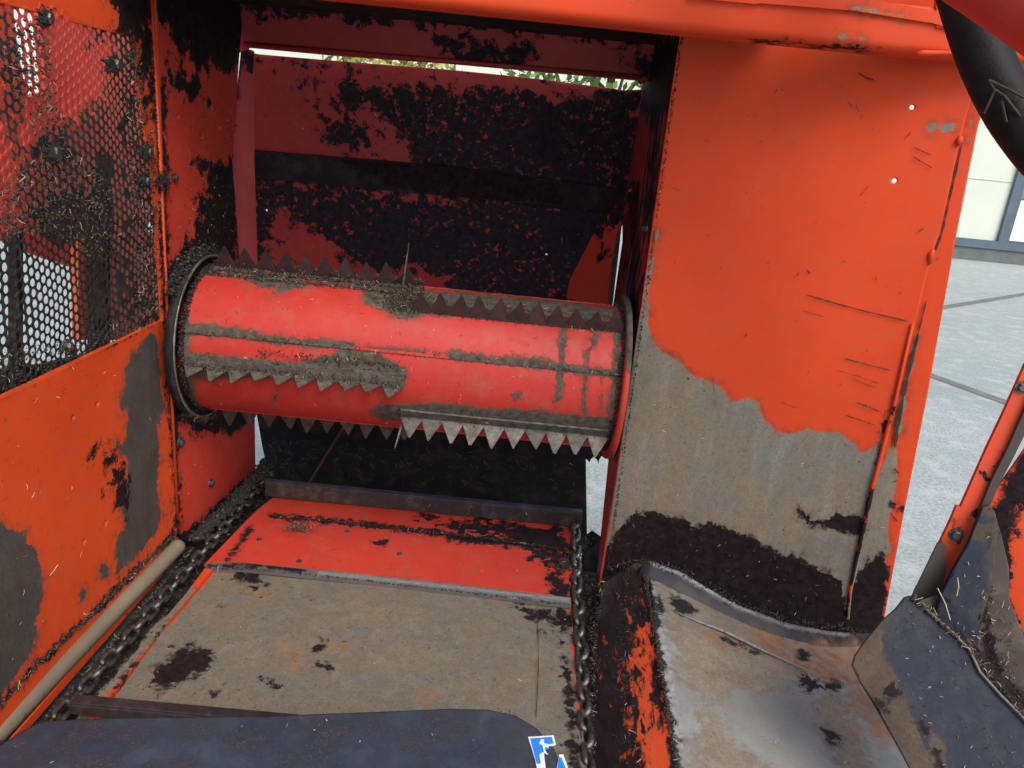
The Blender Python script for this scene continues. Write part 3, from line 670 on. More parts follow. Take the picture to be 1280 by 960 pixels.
# ------------------------------------------------------------------ the drum
YC, ZC, RAD = 2.0, 1.0, .198
X0, X1 = -.848, .278
def dpos(x, ph, r=RAD): return np.array([x, YC - r * math.cos(ph), ZC + r * math.sin(ph)])
def lathe_x(name, prof, mat, k=96, sm=True, masks=None, cap=True):
    """profile of (x, radius) turned about the drum axis"""
    V = []; Fs = []; n = len(prof)
    for (x, r) in prof:
        for j in range(k): V.append(dpos(x, 2 * math.pi * j / k, r))
    for i in range(n - 1):
        for j in range(k): Fs.append((i * k + j, i * k + (j + 1) % k, (i + 1) * k + (j + 1) % k, (i + 1) * k + j))
    if cap: Fs.append(tuple(range(k))); Fs.append(tuple((n - 1) * k + j for j in range(k)))
    mb = MB(); mb.add(V, Fs); return mb.build(name, mat, sm=sm, masks=masks)
drum_masks = {'dirt': [
   {'line': [(232, 411), (300, 416), (340, 425), (400, 428), (440, 434)], 'w': 6}, {'line': [(440, 434), (500, 437), (530, 440)], 'w': 2.5}, {'line': [(565, 443), (620, 449), (680, 455), (720, 462), (765, 467)], 'w': 5}, {'line': [(530, 438), (570, 444)], 'w': 1.5},
   [(236, 450), (260, 445), (300, 447), (330, 450), (380, 453), (412, 445), (425, 432), (470, 436), (490, 450), (506, 458), (512, 472), (505, 480), (480, 476), (236, 474)],
   [(240, 350), (262, 338), (300, 340), (360, 343), (420, 350), (455, 360), (456, 380), (480, 390), (500, 398), (540, 394), (600, 391), (700, 395), (772, 402), (776, 388), (700, 376), (600, 368), (520, 362), (500, 350), (480, 330), (300, 300), (240, 310)],
   [(461, 515), (470, 508), (500, 505), (540, 505), (600, 508), (650, 510), (700, 516), (745, 520), (765, 520), (765, 545), (745, 540), (640, 532), (520, 524), (480, 525)],
   {'line': [(705, 395), (704, 430), (702, 455)], 'w': 4}, [(743, 414), (750, 418), (748, 430), (738, 440), (734, 452), (731, 444), (738, 425)], {'line': [(700, 460), (700, 480), (696, 498)], 'w': 4}, {'line': [(732, 470), (730, 500), (731, 515)], 'w': 3.5}, {'line': [(752, 470), (751, 510)], 'w': 1},
   {'line': [(772, 395), (772, 450), (766, 500), (755, 545)], 'w': 4}, {'line': [(232, 365), (230, 410), (234, 470), (240, 500)], 'w': 5}, [(340, 495), (346, 493), (347, 499), (342, 501)], [(640, 492), (648, 490), (650, 498), (643, 499)]],
  'lace': [[(300, 342), (370, 345), (380, 358), (340, 362), (310, 360)], [(600, 355), (700, 360), (690, 375), (600, 372)]]}
drum_masks['dirt'].append(lambda V: np.where(V[:, 1] > YC + .06, -.02, -.3))
def build_drum():
    nx, nk = 230, 260; V = []; Fs = []
    for i in range(nx + 1):
        x = X0 + (X1 - X0) * i / nx
        for j in range(nk):
            ph = 2 * math.pi * j / nk
            V.append(dpos(x, ph, RAD + .0022 * mnoise.noise(Vector((x * 4, math.cos(ph) * 2, math.sin(ph) * 2)))))
    for i in range(nx):
        for j in range(nk): Fs.append((i * nk + j, i * nk + (j + 1) % nk, (i + 1) * nk + (j + 1) % nk, (i + 1) * nk + j))
    mb = MB(); mb.add(V, Fs); return mb.build('drum', DRUM, sm=True, masks=drum_masks)
DR = part(build_drum())
def arc_strip(name, x0, x1, ph, wd, th, mat, r=RAD, bevel=0, masks=None):
    mb = MB(); c = dpos((x0 + x1) / 2, ph, r + th / 2 - .002)
    rad = np.array([0, -math.cos(ph), math.sin(ph)]); tan = np.array([0, math.sin(ph), math.cos(ph)])
    n = max(2, int((x1 - x0) / .01)); V = []; Fs = []
    sec = [(-wd / 2, -.002), (-wd / 2, th * .8), (-wd / 2 + th * .3, th), (wd / 2 - th * .3, th), (wd / 2, th * .8), (wd / 2, -.002)]
    for i in range(n + 1):
        x = x0 + (x1 - x0) * i / n
        for (a, h) in sec:
            jx = .0012 * nz((x, a, h), 40, ph); V.append(dpos(x, ph, r + h + jx) + tan * (a + .6 * jx))
    k = len(sec)
    for i in range(n):
        for j in range(k): Fs.append((i * k + j, i * k + (j + 1) % k, (i + 1) * k + (j + 1) % k, (i + 1) * k + j))
    Fs += [tuple(range(k)), tuple(n * k + j for j in range(k))]
    mb.add(V, Fs); return mb.build(name, mat, masks=masks)
sm_masks = {'dirt': [[(225, 400), (440, 424), (440, 445), (225, 425)], [(560, 430), (775, 455), (775, 480), (560, 455)]]}
for phd in (19, 109, 199, 289): subp(arc_strip('drum_seam', X0, X1, R(phd), .008, .003, DRUM, masks=sm_masks), DR)
def toothed_bar(x0, x1, phd, n, h, mat, lean=0.0, name='toothed_bar', wob=.12, bandw=.030, web=.010):
    n = int(n)
    """angle bar with a row of triangular teeth standing off the drum"""
    ph = R(phd); mb = MB(); pitch = (x1 - x0) / n; th = .005
    tan = np.array([0, math.sin(ph), math.cos(ph)]); rad = np.array([0, -math.cos(ph), math.sin(ph)])
    rad2 = rad * math.cos(lean) + tan * math.sin(lean); tn2 = tan * math.cos(lean) - rad * math.sin(lean)
    xs = []; base = dpos(0, ph, RAD); base[0] = 0
    for i in range(n):
        a = x0 + i * pitch; b_ = a + pitch; hh = h * rng.uniform(1 - wob, 1 + wob * .4); tip = (a + b_) / 2 + rng.uniform(-.005, .005)
        bend = rng.uniform(-.007, .007)
        tw = rng.choice([.0012, .0018, .0035]); pr = [(a, -.004), (b_, -.004), (b_, web), (tip + tw, hh), (tip - tw * rng.uniform(.3, 1), hh - rng.uniform(0, .003)), (a, web)]
        V = []
        for s_ in (-th / 2, th / 2):
            for (x, q) in pr: V.append(base + np.array([x, 0, 0]) + rad2 * q + tn2 * (s_ * (1 if q < hh * .9 else .5) + (bend if q > web else 0)))
        Fs = [(0, 1, 2, 3, 4, 5), (11, 10, 9, 8, 7, 6)] + [(i2, (i2 + 1) % 6, (i2 + 1) % 6 + 6, i2 + 6) for i2 in range(6)]
        mb.add(V, Fs)
    # foot of the angle on the drum skin
    V = []; ww = bandw
    for x in (x0, x1):
        for (a, q) in [(0, -.003), (0, .004), (ww, .0035), (ww, -.004)]: V.append(base + np.array([x, 0, 0]) + rad * q + tan * a)
    mb.add(V, [(0, 1, 2, 3), (7, 6, 5, 4), (0, 4, 5, 1), (1, 5, 6, 2), (2, 6, 7, 3), (3, 7, 4, 0)])
    return subp(mb.build(name, mat), DR)
xm = -.285
LN = -R(8)
toothed_bar(xm + .002, X1 - .012, -36, 10, .067, TOOTH, -.05)
toothed_bar(xm + .008, X1 - .006, 53, 11, .062, TOOTH_K, .42)
toothed_bar(xm + .01, X1 - .01, 144, 10, .066, TOOTH_D)
toothed_bar(xm + .01, X1 - .01, 234, 10, .066, TOOTH_D)
toothed_bar(X0 + .012, xm + .01, -5, 10, .064, TOOTH_G, LN)
toothed_bar(X0 + .012, xm - .0, 92, 10, .062, TOOTH_K, -.15)
toothed_bar(X0 + .012, xm + .02, 268, 10, .066, TOOTH_D)
toothed_bar(X0 + .012, xm - .0, 178, 10, .066, TOOTH_D)
def spike(x, phd, L, w0, lx=0, mat=TOOTH, name='long_spike'):
    ph = R(phd); mb = MB(); a = dpos(x, ph, RAD - .005); b_ = dpos(x + lx, ph, RAD + L); mid = (a + b_) / 2
    ax = (b_ - a) / np.linalg.norm(b_ - a); u = np.array([1.0, 0, 0]) - ax * ax[0]; u /= np.linalg.norm(u); v = np.cross(ax, u)
    V = []
    for (q, s_) in ((0, 1), (.55, .75), (1, .28)):
        c = a + (b_ - a) * q
        for (i, j) in ((-1, -1), (1, -1), (1, 1), (-1, 1)): V.append(c + u * i * w0 * .28 * s_ + v * j * w0 * s_)
    Fs = [(0, 1, 2, 3)[::-1], (8, 9, 10, 11)]
    for k in (0, 4):
        for j in range(4): Fs.append((k + j, k + (j + 1) % 4, k + 4 + (j + 1) % 4, k + 4 + j))
    mb.add(V, Fs); return subp(mb.build(name, mat), DR)
spike(-.318, 84, .125, .009, .012, TOOTH)
spike(-.276, -42, .085, .010, -.012, TOOTH)
# end collars
CL = part(lathe_x('left_drum_collar', [(-.876, .218), (-.876, .2285), (-.852, .2285), (-.852, .221), (-.866, .219), (-.866, .19)], BLACK, masks={'bare': []}, cap=False))
subp(lathe_x('collar_edge', [(-.8525, .2215), (-.8525, .2295), (-.8500, .2295), (-.8500, .2215), (-.8525, .2215)], simple('worn_collar_edge', (.30, .30, .29), (.07, .065, .06), .35, 25, .5), cap=False), CL)
CR = part(lathe_x('right_drum_collar', [(.277, .198), (.277, .226), (.282, .229), (.292, .229), (.292, .198)], DRUM, masks={'dirt': [{'line': [(782, 355), (793, 400), (797, 458)], 'w': 14}, {'line': [(771, 400), (772, 450), (766, 500), (757, 540)], 'w': 3}, {'line': [(780, 575), (768, 570)], 'w': 5}]}, cap=False))
part(lathe_x('drum_shaft', [(-.93, .03), (.34, .03)], CHAIN_D, 20))

# small gusset at the right of the back plate and the light gap beside it
PG = plane3((.16, 2.40, 1.3), (.30, 2.20, 1.3), (.22, 2.34, 1.6))
part(plate('gusset_plate', [(790, 232), (742, 292), (712, 350), (708, 372), (745, 382), (759, 380), (763, 330), (773, 285), (786, 250)], PG, RED, None, .006, .006,
     {'lace': [[(790, 232), (745, 290), (770, 290), (790, 262)], [(752, 310), (762, 308), (762, 324), (752, 324)]]}))
# ------------------------------------------------------------------ below the drum
PU = plane3((-.8, 2.52, .42), (.3, 2.52, .42), (-.8, 2.40, .95))
part(plate('rear_scraper_plate', [(318, 500), (732, 540), (734, 690), (348, 660), (338, 602), (328, 560)], PU, wear('dark_rear_plate', (.016, .015, .015), (.009, .009, .011), seed=21, dust=.25, rough=.7, spec=.12, edge=(.02, .02, .02)), None, .01, .006, warp=.006))
mb = MB(); mb.tube([PU.off(.02).hit(432, 530), PU.off(.03).hit(385, 606)], .005, 6); part(mb.build('stay_rod', wear('rod_paint', (.09, .015, .012), seed=22)))

# ------------------------------------------------------------------ floor
ZF = .42
PFl = Plane((0, 1.5, ZF), (0, 0, 1))
floor_bare = [(268, 716), (300, 712), (360, 719), (420, 724), (500, 735), (560, 740), (640, 752), (712, 758), (724, 900), (760, 1000), (90, 1000), (128, 878), (150, 850), (200, 790), (240, 745)]
floor_masks = {'bare': [floor_bare], 'dirt': [
     [(183, 855), (190, 835), (208, 822), (222, 812), (240, 808), (255, 812), (266, 822), (262, 833), (245, 842), (230, 852), (210, 860), (195, 862)],
     {'line': [(395, 831), (416, 834)], 'w': 2.2}, {'line': [(395, 808), (403, 803)], 'w': 3}, [(712, 750), (700, 800), (716, 850), (722, 960), (712, 960), (704, 850), (700, 760)],
     {'line': [(262, 876), (268, 870)], 'w': 2}, {'line': [(327, 850), (350, 860)], 'w': 1.0}],
  'rust': [[(350, 805), (375, 818), (372, 830), (352, 822)], [(405, 800), (450, 815), (440, 822), (410, 808)], [(310, 735), (330, 740), (320, 745)], [(520, 860), (545, 870), (530, 880)]],
  'lace': [[(300, 720), (320, 718), (330, 730), (310, 735)], [(640, 757), (715, 765), (715, 790), (660, 775)]],
  'shine': [[(560, 820), (620, 840), (600, 870), (560, 860)]]}
FP = part(plate('floor_plate', [(262, 716), (300, 704), (714, 752), (722, 860), (740, 1010), (20, 1010), (127, 877)], PFl, FLOOR, None, .0055, .006, floor_masks, warp=.003, wscale=5))
band_masks = {'dirt': [{'line': [(338, 645), (420, 652), (520, 663), (600, 672), (715, 688)], 'w': 3}, {'line': [(283, 700), (300, 680), (312, 662)], 'w': 3.2}, [(540, 663), (600, 668), (708, 676), (716, 690), (640, 684), (560, 676)],
       {'line': [(694, 690), (698, 720), (692, 745)], 'w': 4}, [(466, 676), (485, 676), (482, 681), (470, 681)]],
   'lace': [[(520, 645), (700, 660), (715, 700), (640, 678), (560, 662)], [(640, 675), (708, 690), (700, 712), (660, 695)], [(690, 720), (716, 724), (716, 752), (690, 748)]],
   'shine': []}
FB = part(plate('floor_band', [(318, 640), (345, 618), (420, 622), (720, 660), (712, 746), (500, 724), (272, 703), (255, 706)], PFl.off(.007), RED, None, .0055, .006, band_masks, holes=[(324, 674, .004), (498, 693, .004)], warp=.002))
for (bx, by) in [(324, 674), (374, 701), (500, 692), (434, 664), (430, 620)]:
    subp(bolt_mesh(PFl.off(.008).hit(bx, by), (0, 0, 1), .0055, .003, 'floor_screw', BOLT, False), FB)
scratches('plate_seam', [(.0022, (671, 758), (673, 800), (673, 840), (670, 900))], PFl.off(.003), FP, simple('seam_dark', (.04, .032, .026), (.015, .012, .01), .8, 40))
# worn steel strip between band and plate
part(plate('wear_strip', [(262, 703), (300, 703), (420, 714), (560, 729), (714, 747), (714, 757), (560, 739), (420, 723), (300, 711), (255, 711)], PFl.off(.012), wear('strip_steel', (.13, .13, .13), (.08, .078, .075), seed=71, rough=.4, edge=(.05, .04, .03)), None, .006, .010, {'shine': [{'line': [(400, 716), (560, 733), (712, 750)], 'w': 1.6}], 'dirt': [{'line': [(255, 707), (330, 708), (380, 713)], 'w': 2.5}]}))
# edge strips at the left of the floor
part(plate('floor_edge_strip', [(275, 700), (266, 712), (200, 790), (150, 858), (134, 876), (120, 876), (160, 826), (230, 745), (255, 712)], PFl.off(.010), FLOOR, None, .006, .010,
     {'bare': [{'line': [(238, 740), (190, 795), (115, 880)], 'w': 8}], 'dirt': [{'line': [(225, 765), (180, 815), (135, 872)], 'w': 2}]}))
# conveyor slats
def slat(name, a, b_, hh, dd, mat):
    mb = MB(); a = np.array(a, float); b_ = np.array(b_, float); ax = (b_ - a) / np.linalg.norm(b_ - a); y = np.cross((0, 0, 1), ax)
    L = np.linalg.norm(b_ - a); axs = (ax, y, np.array([0, 0, 1.0]))
    mb.box((a + b_) / 2 + (0, 0, hh / 2), (L, .006, hh), axs); mb.box((a + b_) / 2 + np.array([0, 0, .004]) + y * (dd / 2 + .004), (L, dd, .007), axs)
    mb.box((a + b_) / 2 + np.array([0, 0, hh + .001]) + y * (dd * .3), (L, dd * .6, .006), axs)
    return part(mb.build(name, mat, bevel=.0015))
pa = PFl.hit(335, 630); pb = PFl.hit(722, 668)
SLATM = wear('slat_grime', (.028, .024, .026), (.014, .013, .016), seed=31, rough=.42, dust=.6, edge=(.03, .03, .03))
slat('conveyor_slat', (pa[0] - .02, pa[1] + .03, ZF + .012), (pb[0] + .01, pb[1] + .03, ZF + .012), .048, .04, SLATM)
qa = PFl.hit(100, 884); qb = PFl.hit(570, 931)
slat('conveyor_slat', (qa[0], qa[1] - .03, ZF + .012), (qb[0], qb[1] - .02, ZF + .012), .022, .04, SLATM)
# --- chain channels and gutter
part(plate('left_chain_channel', [(-.97, .80, .385), (-.765, .80, .385), (-.765, 2.35, .385), (-.97, 2.35, .385)], Plane((0, 1.5, .385), (0, 0, 1)), BLACK, None, .012, .006, px=False, warp=.004,
     masks={'bare': [[(95, 900), (130, 860), (205, 770), (215, 775), (150, 860), (115, 905)]]}))
part(plate('right_chain_channel', [(.185, .80, .385), (.40, .80, .385), (.315, 1.98, .385), (.185, 1.98, .385)], Plane((0, 1.5, .385), (0, 0, 1)), BLACK, None, .012, .006, px=False, warp=.004))
mb = MB(); pts = [(-.915, .80, .440), (-.912, 1.1, .440), (-.905, 1.3, .441), (-.897, 1.55, .44), (-.890, 1.70, .438), (-.886, 1.83, .436)]
q = []
for i in range(len(pts) - 1):
    for k in range(12): q.append(np.array(pts[i]) + (np.array(pts[i + 1]) - np.array(pts[i])) * k / 12)
mb.tube(q, .0215, 20); part(mb.build('edge_pipe', PIPE, sm=True, masks={'dirt': [{'line': [(-20, 955), (100, 836), (222, 704)], 'w': 2.5}], 'rust': [{'line': [(55, 815), (90, 800)], 'w': 6}]}))
part(plate('pipe_bracket', w3(-.888, [(.8, .425), (1.84, .420), (1.84, .400), (.8, .405)]), Plane((-.888, 1.5, .43), (1, 0, 0)), ORANGE_L, None, .006, .004, {'lace': [[(-20, 1000), (230, 700), (230, 740), (0, 960)]]}, px=False))
part(plate('channel_end_plate', [(728, 672), (740, 664), (752, 672), (756, 740), (726, 740)], Plane((0, 2.12, .5), (0, -1, 0)), BLACK, None, .006, .006, jag=.002))
part(plate('seal_flap', [(728, 548), (758, 552), (757, 574), (752, 570), (748, 580), (742, 571), (737, 578), (728, 568)], Plane((0, 2.16, .5), (0, -1, 0)), BLACK, None, .006, .004, jag=.003))
# --- chains
def link_mesh(Lo, wo, r):
    pts = []
    h = (Lo - wo) / 2; k = 7
    for i in range(k): a = -math.pi / 2 + math.pi * i / (k - 1); pts.append((h + (wo / 2 - r) * math.cos(a), (wo / 2 - r) * math.sin(a), 0))
    for i in range(k): a = math.pi / 2 + math.pi * i / (k - 1); pts.append((-h + (wo / 2 - r) * math.cos(a), (wo / 2 - r) * math.sin(a), 0))
    mb = MB(); mb.tube(pts, r, 9, closed=True); return mb
def chain(name, pts, pitch, matf):
    pts = [np.array(p, float) for p in pts]; seg = [np.linalg.norm(pts[i + 1] - pts[i]) for i in range(len(pts) - 1)]; tot = sum(seg)
    c0 = empty(name, (0, 0, 0)); keep(c0, MROOT)
    n = int(tot / pitch); proto = {}
    for i in range(n):
        d = (i + .5) * pitch; k = 0
        while k < len(seg) - 1 and d > seg[k]: d -= seg[k]; k += 1
        t_ = (pts[k + 1] - pts[k]) / seg[k]; p = pts[k] + t_ * d
        mt = matf(i / n)
        if mt.name not in proto:
            me = link_mesh(pitch * 1.42, pitch * .86, pitch * .155).build('chain_link', mt, sm=True); proto[mt.name] = me.data; bpy.data.objects.remove(me)
        o = bpy.data.objects.new('chain_link', proto[mt.name]); COL.objects.link(o); o.parent = c0
        o.location = p + rng.normal(0, .0012, 3)
        qx = Vector(t_).to_track_quat('X', 'Z').to_matrix().to_4x4()
        roll = (math.pi / 4 if i % 2 else -math.pi / 4) + rng.uniform(-.22, .22)
        o.rotation_euler = (qx @ Matrix.Rotation(roll, 4, 'X') @ Matrix.Rotation(rng.uniform(-.06, .06), 4, 'Z')).to_euler()
    return c0
chain('conveyor_chain', [(-.850, .98, .418), (-.838, 1.25, .420), (-.822, 1.6, .426), (-.806, 1.95, .436), (-.795, 2.16, .446), (-.79, 2.26, .452), (-.79, 2.34, .43)], .041, lambda f: CHAIN if f < .7 else CHAIN_D)
chain('conveyor_chain', [(.222, .98, .418), (.228, 1.15, .420), (.233, 1.45, .424), (.238, 1.8, .430), (.244, 2.02, .438), (.248, 2.14, .442), (.248, 2.22, .42)], .045, lambda f: CHAIN)

# ------------------------------------------------------------------ right chute
RIDGE = [(805, 704), (812, 725), (822, 790), (832, 860), (843, 940), (852, 1010)]
def chute_pt(px, py, z): return Plane((0, 0, z), (0, 0, 1)).hit(px, py)
def loft(name, rows, mat, masks=None, nsub=24, msub=40, warp=0, thick=.006, sm=True, seed=0):
    """smooth sheet through rows of 3D points"""
    rows = [np.array(r_, float) for r_ in rows]
    def resample(r_, n):
        L = np.r_[0, np.cumsum(np.linalg.norm(np.diff(r_, axis=0), axis=1))]; t_ = np.linspace(0, L[-1], n)
        return np.stack([np.interp(t_, L, r_[:, i]) for i in range(3)], 1)
    rs = np.array([resample(r_, msub) for r_ in rows]); n0 = len(rs); tt = np.linspace(0, n0 - 1, nsub)
    G = np.zeros((nsub, msub, 3))
    for a, t_ in enumerate(tt):
        i = min(int(t_), n0 - 2); f = t_ - i
        p0 = rs[max(i - 1, 0)]; p1 = rs[i]; p2 = rs[i + 1]; p3 = rs[min(i + 2, n0 - 1)]
        G[a] = .5 * ((2 * p1) + (p2 - p0) * f + (2 * p0 - 5 * p1 + 4 * p2 - p3) * f * f + (3 * p1 - p0 - 3 * p2 + p3) * f ** 3) if n0 > 2 else p1 * (1 - f) + p2 * f
    V = G.reshape(-1, 3); Fs = []
    for i in range(nsub - 1):
        for j in range(msub - 1): Fs.append((i * msub + j, i * msub + j + 1, (i + 1) * msub + j + 1, (i + 1) * msub + j))
    # normals for thickness
    me = mesh_from('tmp', V, Fs); nr = np.array([tuple(v.normal) for v in me.vertices]); bpy.data.meshes.remove(me)
    if np.mean(np.sum(nr * (CAM - V), 1)) < 0: nr = -nr; Fs = [f[::-1] for f in Fs]
    if warp: V = V + nr * np.array([nz(p, 5, seed) * warp + nz(p, 13, seed) * warp * .35 for p in V])[:, None]
    n = len(V); V = np.vstack([V, V - nr * thick]); ed = set()
    for f in Fs:
        for q_ in range(4): ed.add((f[q_], f[(q_ + 1) % 4]))
    al = Fs + [tuple(q_ + n for q_ in f[::-1]) for f in Fs]; k = len(al)
    al += [(b2, a, a + n, b2 + n) for (a, b2) in ed if (b2, a) not in ed]
    me = mesh_from(name, V, al, sm)
    for i in range(k, len(me.polygons)): me.polygons[i].use_smooth = False
    set_masks(me, V, masks); return link(name, me, mat)
def row(z, pts): return [chute_pt(x, y, z if not hasattr(z, '__len__') else z[i]) for i, (x, y) in enumerate(pts)]
chute_rows = [
  row([.492, .49, .488, .486, .484], [(812, 722), (820, 790), (829, 850), (843, 940), (856, 1020)]),
  row([.482, .478, .474, .470, .466], [(860, 745), (872, 800), (885, 860), (905, 950), (922, 1030)]),
  row([.468, .458, .452, .446, .44], [(940, 783), (958, 825), (985, 880), (1015, 960), (1035, 1040)]),
  row([.462, .448, .440, .434, .43], [(1020, 805), (1040, 838), (1075, 890), (1110, 960), (1140, 1040)]),
  row([.470, .455, .446, .44, .435], [(1085, 806), (1110, 840), (1150, 890), (1185, 960), (1220, 1040)])]
chute_masks = {'bare': [[(868, 890), (885, 890), (930, 940), (950, 980), (870, 1000)], [(822, 735), (860, 742), (900, 760), (950, 790), (1010, 845), (960, 855), (900, 870), (862, 860), (845, 830), (835, 790)], [(1030, 840), (1060, 880), (1090, 960), (1050, 960), (1020, 890)]],
   'rust': [[(945, 775), (985, 785), (1010, 800), (1040, 798), (1085, 802), (1110, 860), (1060, 862), (1015, 848), (985, 830), (945, 808)], [(1050, 850), (1090, 860), (1130, 930), (1100, 930), (1070, 890)], [(880, 790), (920, 800), (940, 815), (900, 805)]],
   'dirt': [[(838, 745), (846, 743), (858, 752), (868, 766), (852, 768), (842, 758)], [(820, 742), (826, 744), (832, 768), (824, 766)], {'line': [(902, 798), (945, 815)], 'w': 2.0}, [(995, 840), (1010, 845), (1030, 855), (1055, 855), (1050, 862), (1020, 862), (1010, 866)],
            {'line': [(1035, 915), (1048, 925)], 'w': 4}, [(998, 812), (1012, 815), (1015, 822), (1000, 822)], {'line': [(800, 715), (812, 722), (830, 850), (846, 960)], 'w': 3}],
   'shine': [{'line': [(870, 775), (905, 788), (955, 813)], 'w': 1.6}, {'line': [(828, 780), (836, 850), (850, 930)], 'w': 6}]}
part(loft('chute_floor', chute_rows, STEEL, chute_masks, 120, 90, .004, seed=3))
mb = MB(); cc = [chute_rows[i][0] for i in range(0)]
mb.tube([chute_pt(838, 762, .489), chute_pt(868, 775, .485), chute_pt(905, 789, .480), chute_pt(930, 801, .474), chute_pt(956, 814, .468), chute_pt(1010, 838, .455)], [.001, .0030, .0035, .004, .003, .001], 8)
part(mb.build('chute_rib', STEEL, sm=True, masks={'shine': [[(860, 760), (960, 800), (960, 820), (860, 790)]]}))
# rolled rim where the chute meets the panel
rimpts = [(800, 706), (812, 703), (850, 716), (885, 737), (920, 757), (955, 770), (985, 781), (1035, 791), (1090, 794)]
rr = [[PR_.off(.003).hit(x, y - 2) for x, y in rimpts], [PR_.off(.008).hit(x, y + 2) for x, y in rimpts], [PR_.off(.030).hit(x - 2, y + 12) for x, y in rimpts], [PR_.off(.055).hit(x - 4, y + 24) for x, y in rimpts]]
part(loft('chute_rim', rr, wear('rim_grime', (.034, .037, .044), (.018, .02, .026), seed=33, mott=.8, rough=.38, dust=.5, edge=(.05, .05, .05)), {'shine': [{'line': [(812, 704), (850, 717), (920, 758), (985, 782), (1060, 794)], 'w': 2.0}], 'rust': [{'line': [(1020, 812), (1085, 812)], 'w': 8}]}, 24, 70, .003, seed=7))  # pale line on the rim's upper edge is a painted highlight
# side of the conveyor trough (black and orange)
side_rows = [
  [chute_pt(755, 728, .470), chute_pt(745, 780, .405), chute_pt(742, 850, .40), chute_pt(740, 960, .395), chute_pt(740, 1030, .395)],
  [chute_pt(780, 712, .482), chute_pt(782, 775, .452), chute_pt(786, 850, .45), chute_pt(792, 950, .445), chute_pt(800, 1030, .445)],
  [chute_pt(803, 704, .492), chute_pt(818, 790, .489), chute_pt(828, 850, .487), chute_pt(842, 940, .485), chute_pt(855, 1020, .484)]]
TROUGH = wear('trough_side_paint', (.70, .085, .014), (.55, .055, .014), seed=91, rough=.5, lace_amp=.055, lace_scale=42, dirt_amp=.02, stretch=(1, .32, 1), speck=1, flecks=.9)
part(loft('trough_side', side_rows, TROUGH, {'dirt': [[(740, 700), (812, 700), (812, 735), (785, 748), (755, 790), (758, 860), (776, 930), (785, 1040), (730, 1040), (735, 760)], {'line': [(806, 700), (818, 780), (828, 850), (845, 960)], 'w': 5}],
     'lace': [[(745, 740), (812, 735), (815, 765), (800, 785), (790, 830), (800, 900), (808, 1000), (740, 1000)], [(805, 800), (822, 800), (834, 890), (818, 890)]]}, 70, 110, .006, seed=11))
part(plate('trough_end_plate', [(758, 722), (770, 716), (800, 702), (812, 704), (806, 750), (752, 800), (745, 775)], PR_.off(.012), BLACK, None, .008, .006))
# ------------------------------------------------------------------ foreground black plate, tinted with sky blue
ZP = .62
PP = Plane((0, 1, ZP), (0, 0, 1))
front_out = [(-60, 965), (0, 930), (30, 912), (52, 901), (120, 898), (330, 894), (480, 889), (560, 886), (610, 887), (645, 893), (672, 904), (694, 922), (706, 945), (712, 975), (716, 1060), (-120, 1060)]
FPN = part(plate('front_cover_plate', front_out, PP, BLUEBLACK, None, .006, .012, {'dirt': [], 'bare': [{'line': [(18, 932), (30, 928)], 'w': 3}]}, warp=.004, wscale=3.5, bend=lambda p: np.array([0, 0, -.03 * max(0, (p[0] - .03) / .12) ** 2 if p[0] > .03 else 0])))
# torn sticker
STB = simple('sticker_blue', (.012, .23, .75), (.010, .20, .68), .35, 20, 0, .05); STW = simple('sticker_white', (.75, .78, .8), (.6, .64, .66), .4, 60, 0, .05)
def on_front(pts, lift):
    o = []
    for (x, y) in pts:
        p = PP.hit(x, y); p = p + np.array([0, 0, .004 * nz(p, 3.5, 1.7)]) * 1; dz = -.03 * max(0, (p[0] - .03) / .12) ** 2 if p[0] > .03 else 0
        # follow the bend of the plate along the line of sight
        for _ in range(3):
            h = ZP + .004 * nz((p[0], p[1], ZP), 3.5, 1.7) + (-.03 * ((p[0] - .03) / .12) ** 2 if p[0] > .03 else 0) + lift
            p = Plane((0, 0, h), (0, 0, 1)).hit(x, y)
        o.append(p)
    return o
def flat(name, polys, lift, mat, par):
    mb = MB()
    for pl_ in polys:
        V = on_front(pl_, lift); n = len(V); V2 = [v - np.array([0, 0, .0008]) for v in V]
        mb.add(V + V2, [tuple(range(n)), tuple(range(2 * n - 1, n - 1, -1))] + [(i, (i + 1) % n, (i + 1) % n + n, i + n) for i in range(n)])
    o = mb.build(name, mat)
    bm = bmesh.new(); bm.from_mesh(o.data); bmesh.ops.triangulate(bm, faces=[f for f in bm.faces if len(f.verts) > 4]); bm.to_mesh(o.data); bm.free()
    return subp(o, par)
SK = flat('torn_sticker', [[(660, 921), (692, 919), (695, 931), (684, 933), (680, 942), (682, 960), (688, 985), (676, 985), (669, 950)], [(699, 943), (704, 943), (711, 962), (716, 985), (700, 985), (696, 960)]], .002, STW, FPN)
SK2 = flat('sticker_print', [[(663, 923), (690, 921), (692, 929), (685, 930), (686, 935), (681, 938), (674, 943), (676, 954), (671, 954)], [(699, 946), (702, 947), (708, 962), (713, 984), (701, 984), (697, 960)]], .0032, STB, FPN)
flat('sticker_lettering', [[(676, 924), (680, 924), (680, 929), (685, 930), (686, 935), (682, 933), (681, 937), (685, 943), (680, 941), (678, 931), (674, 929)]], .0044, STW, FPN)

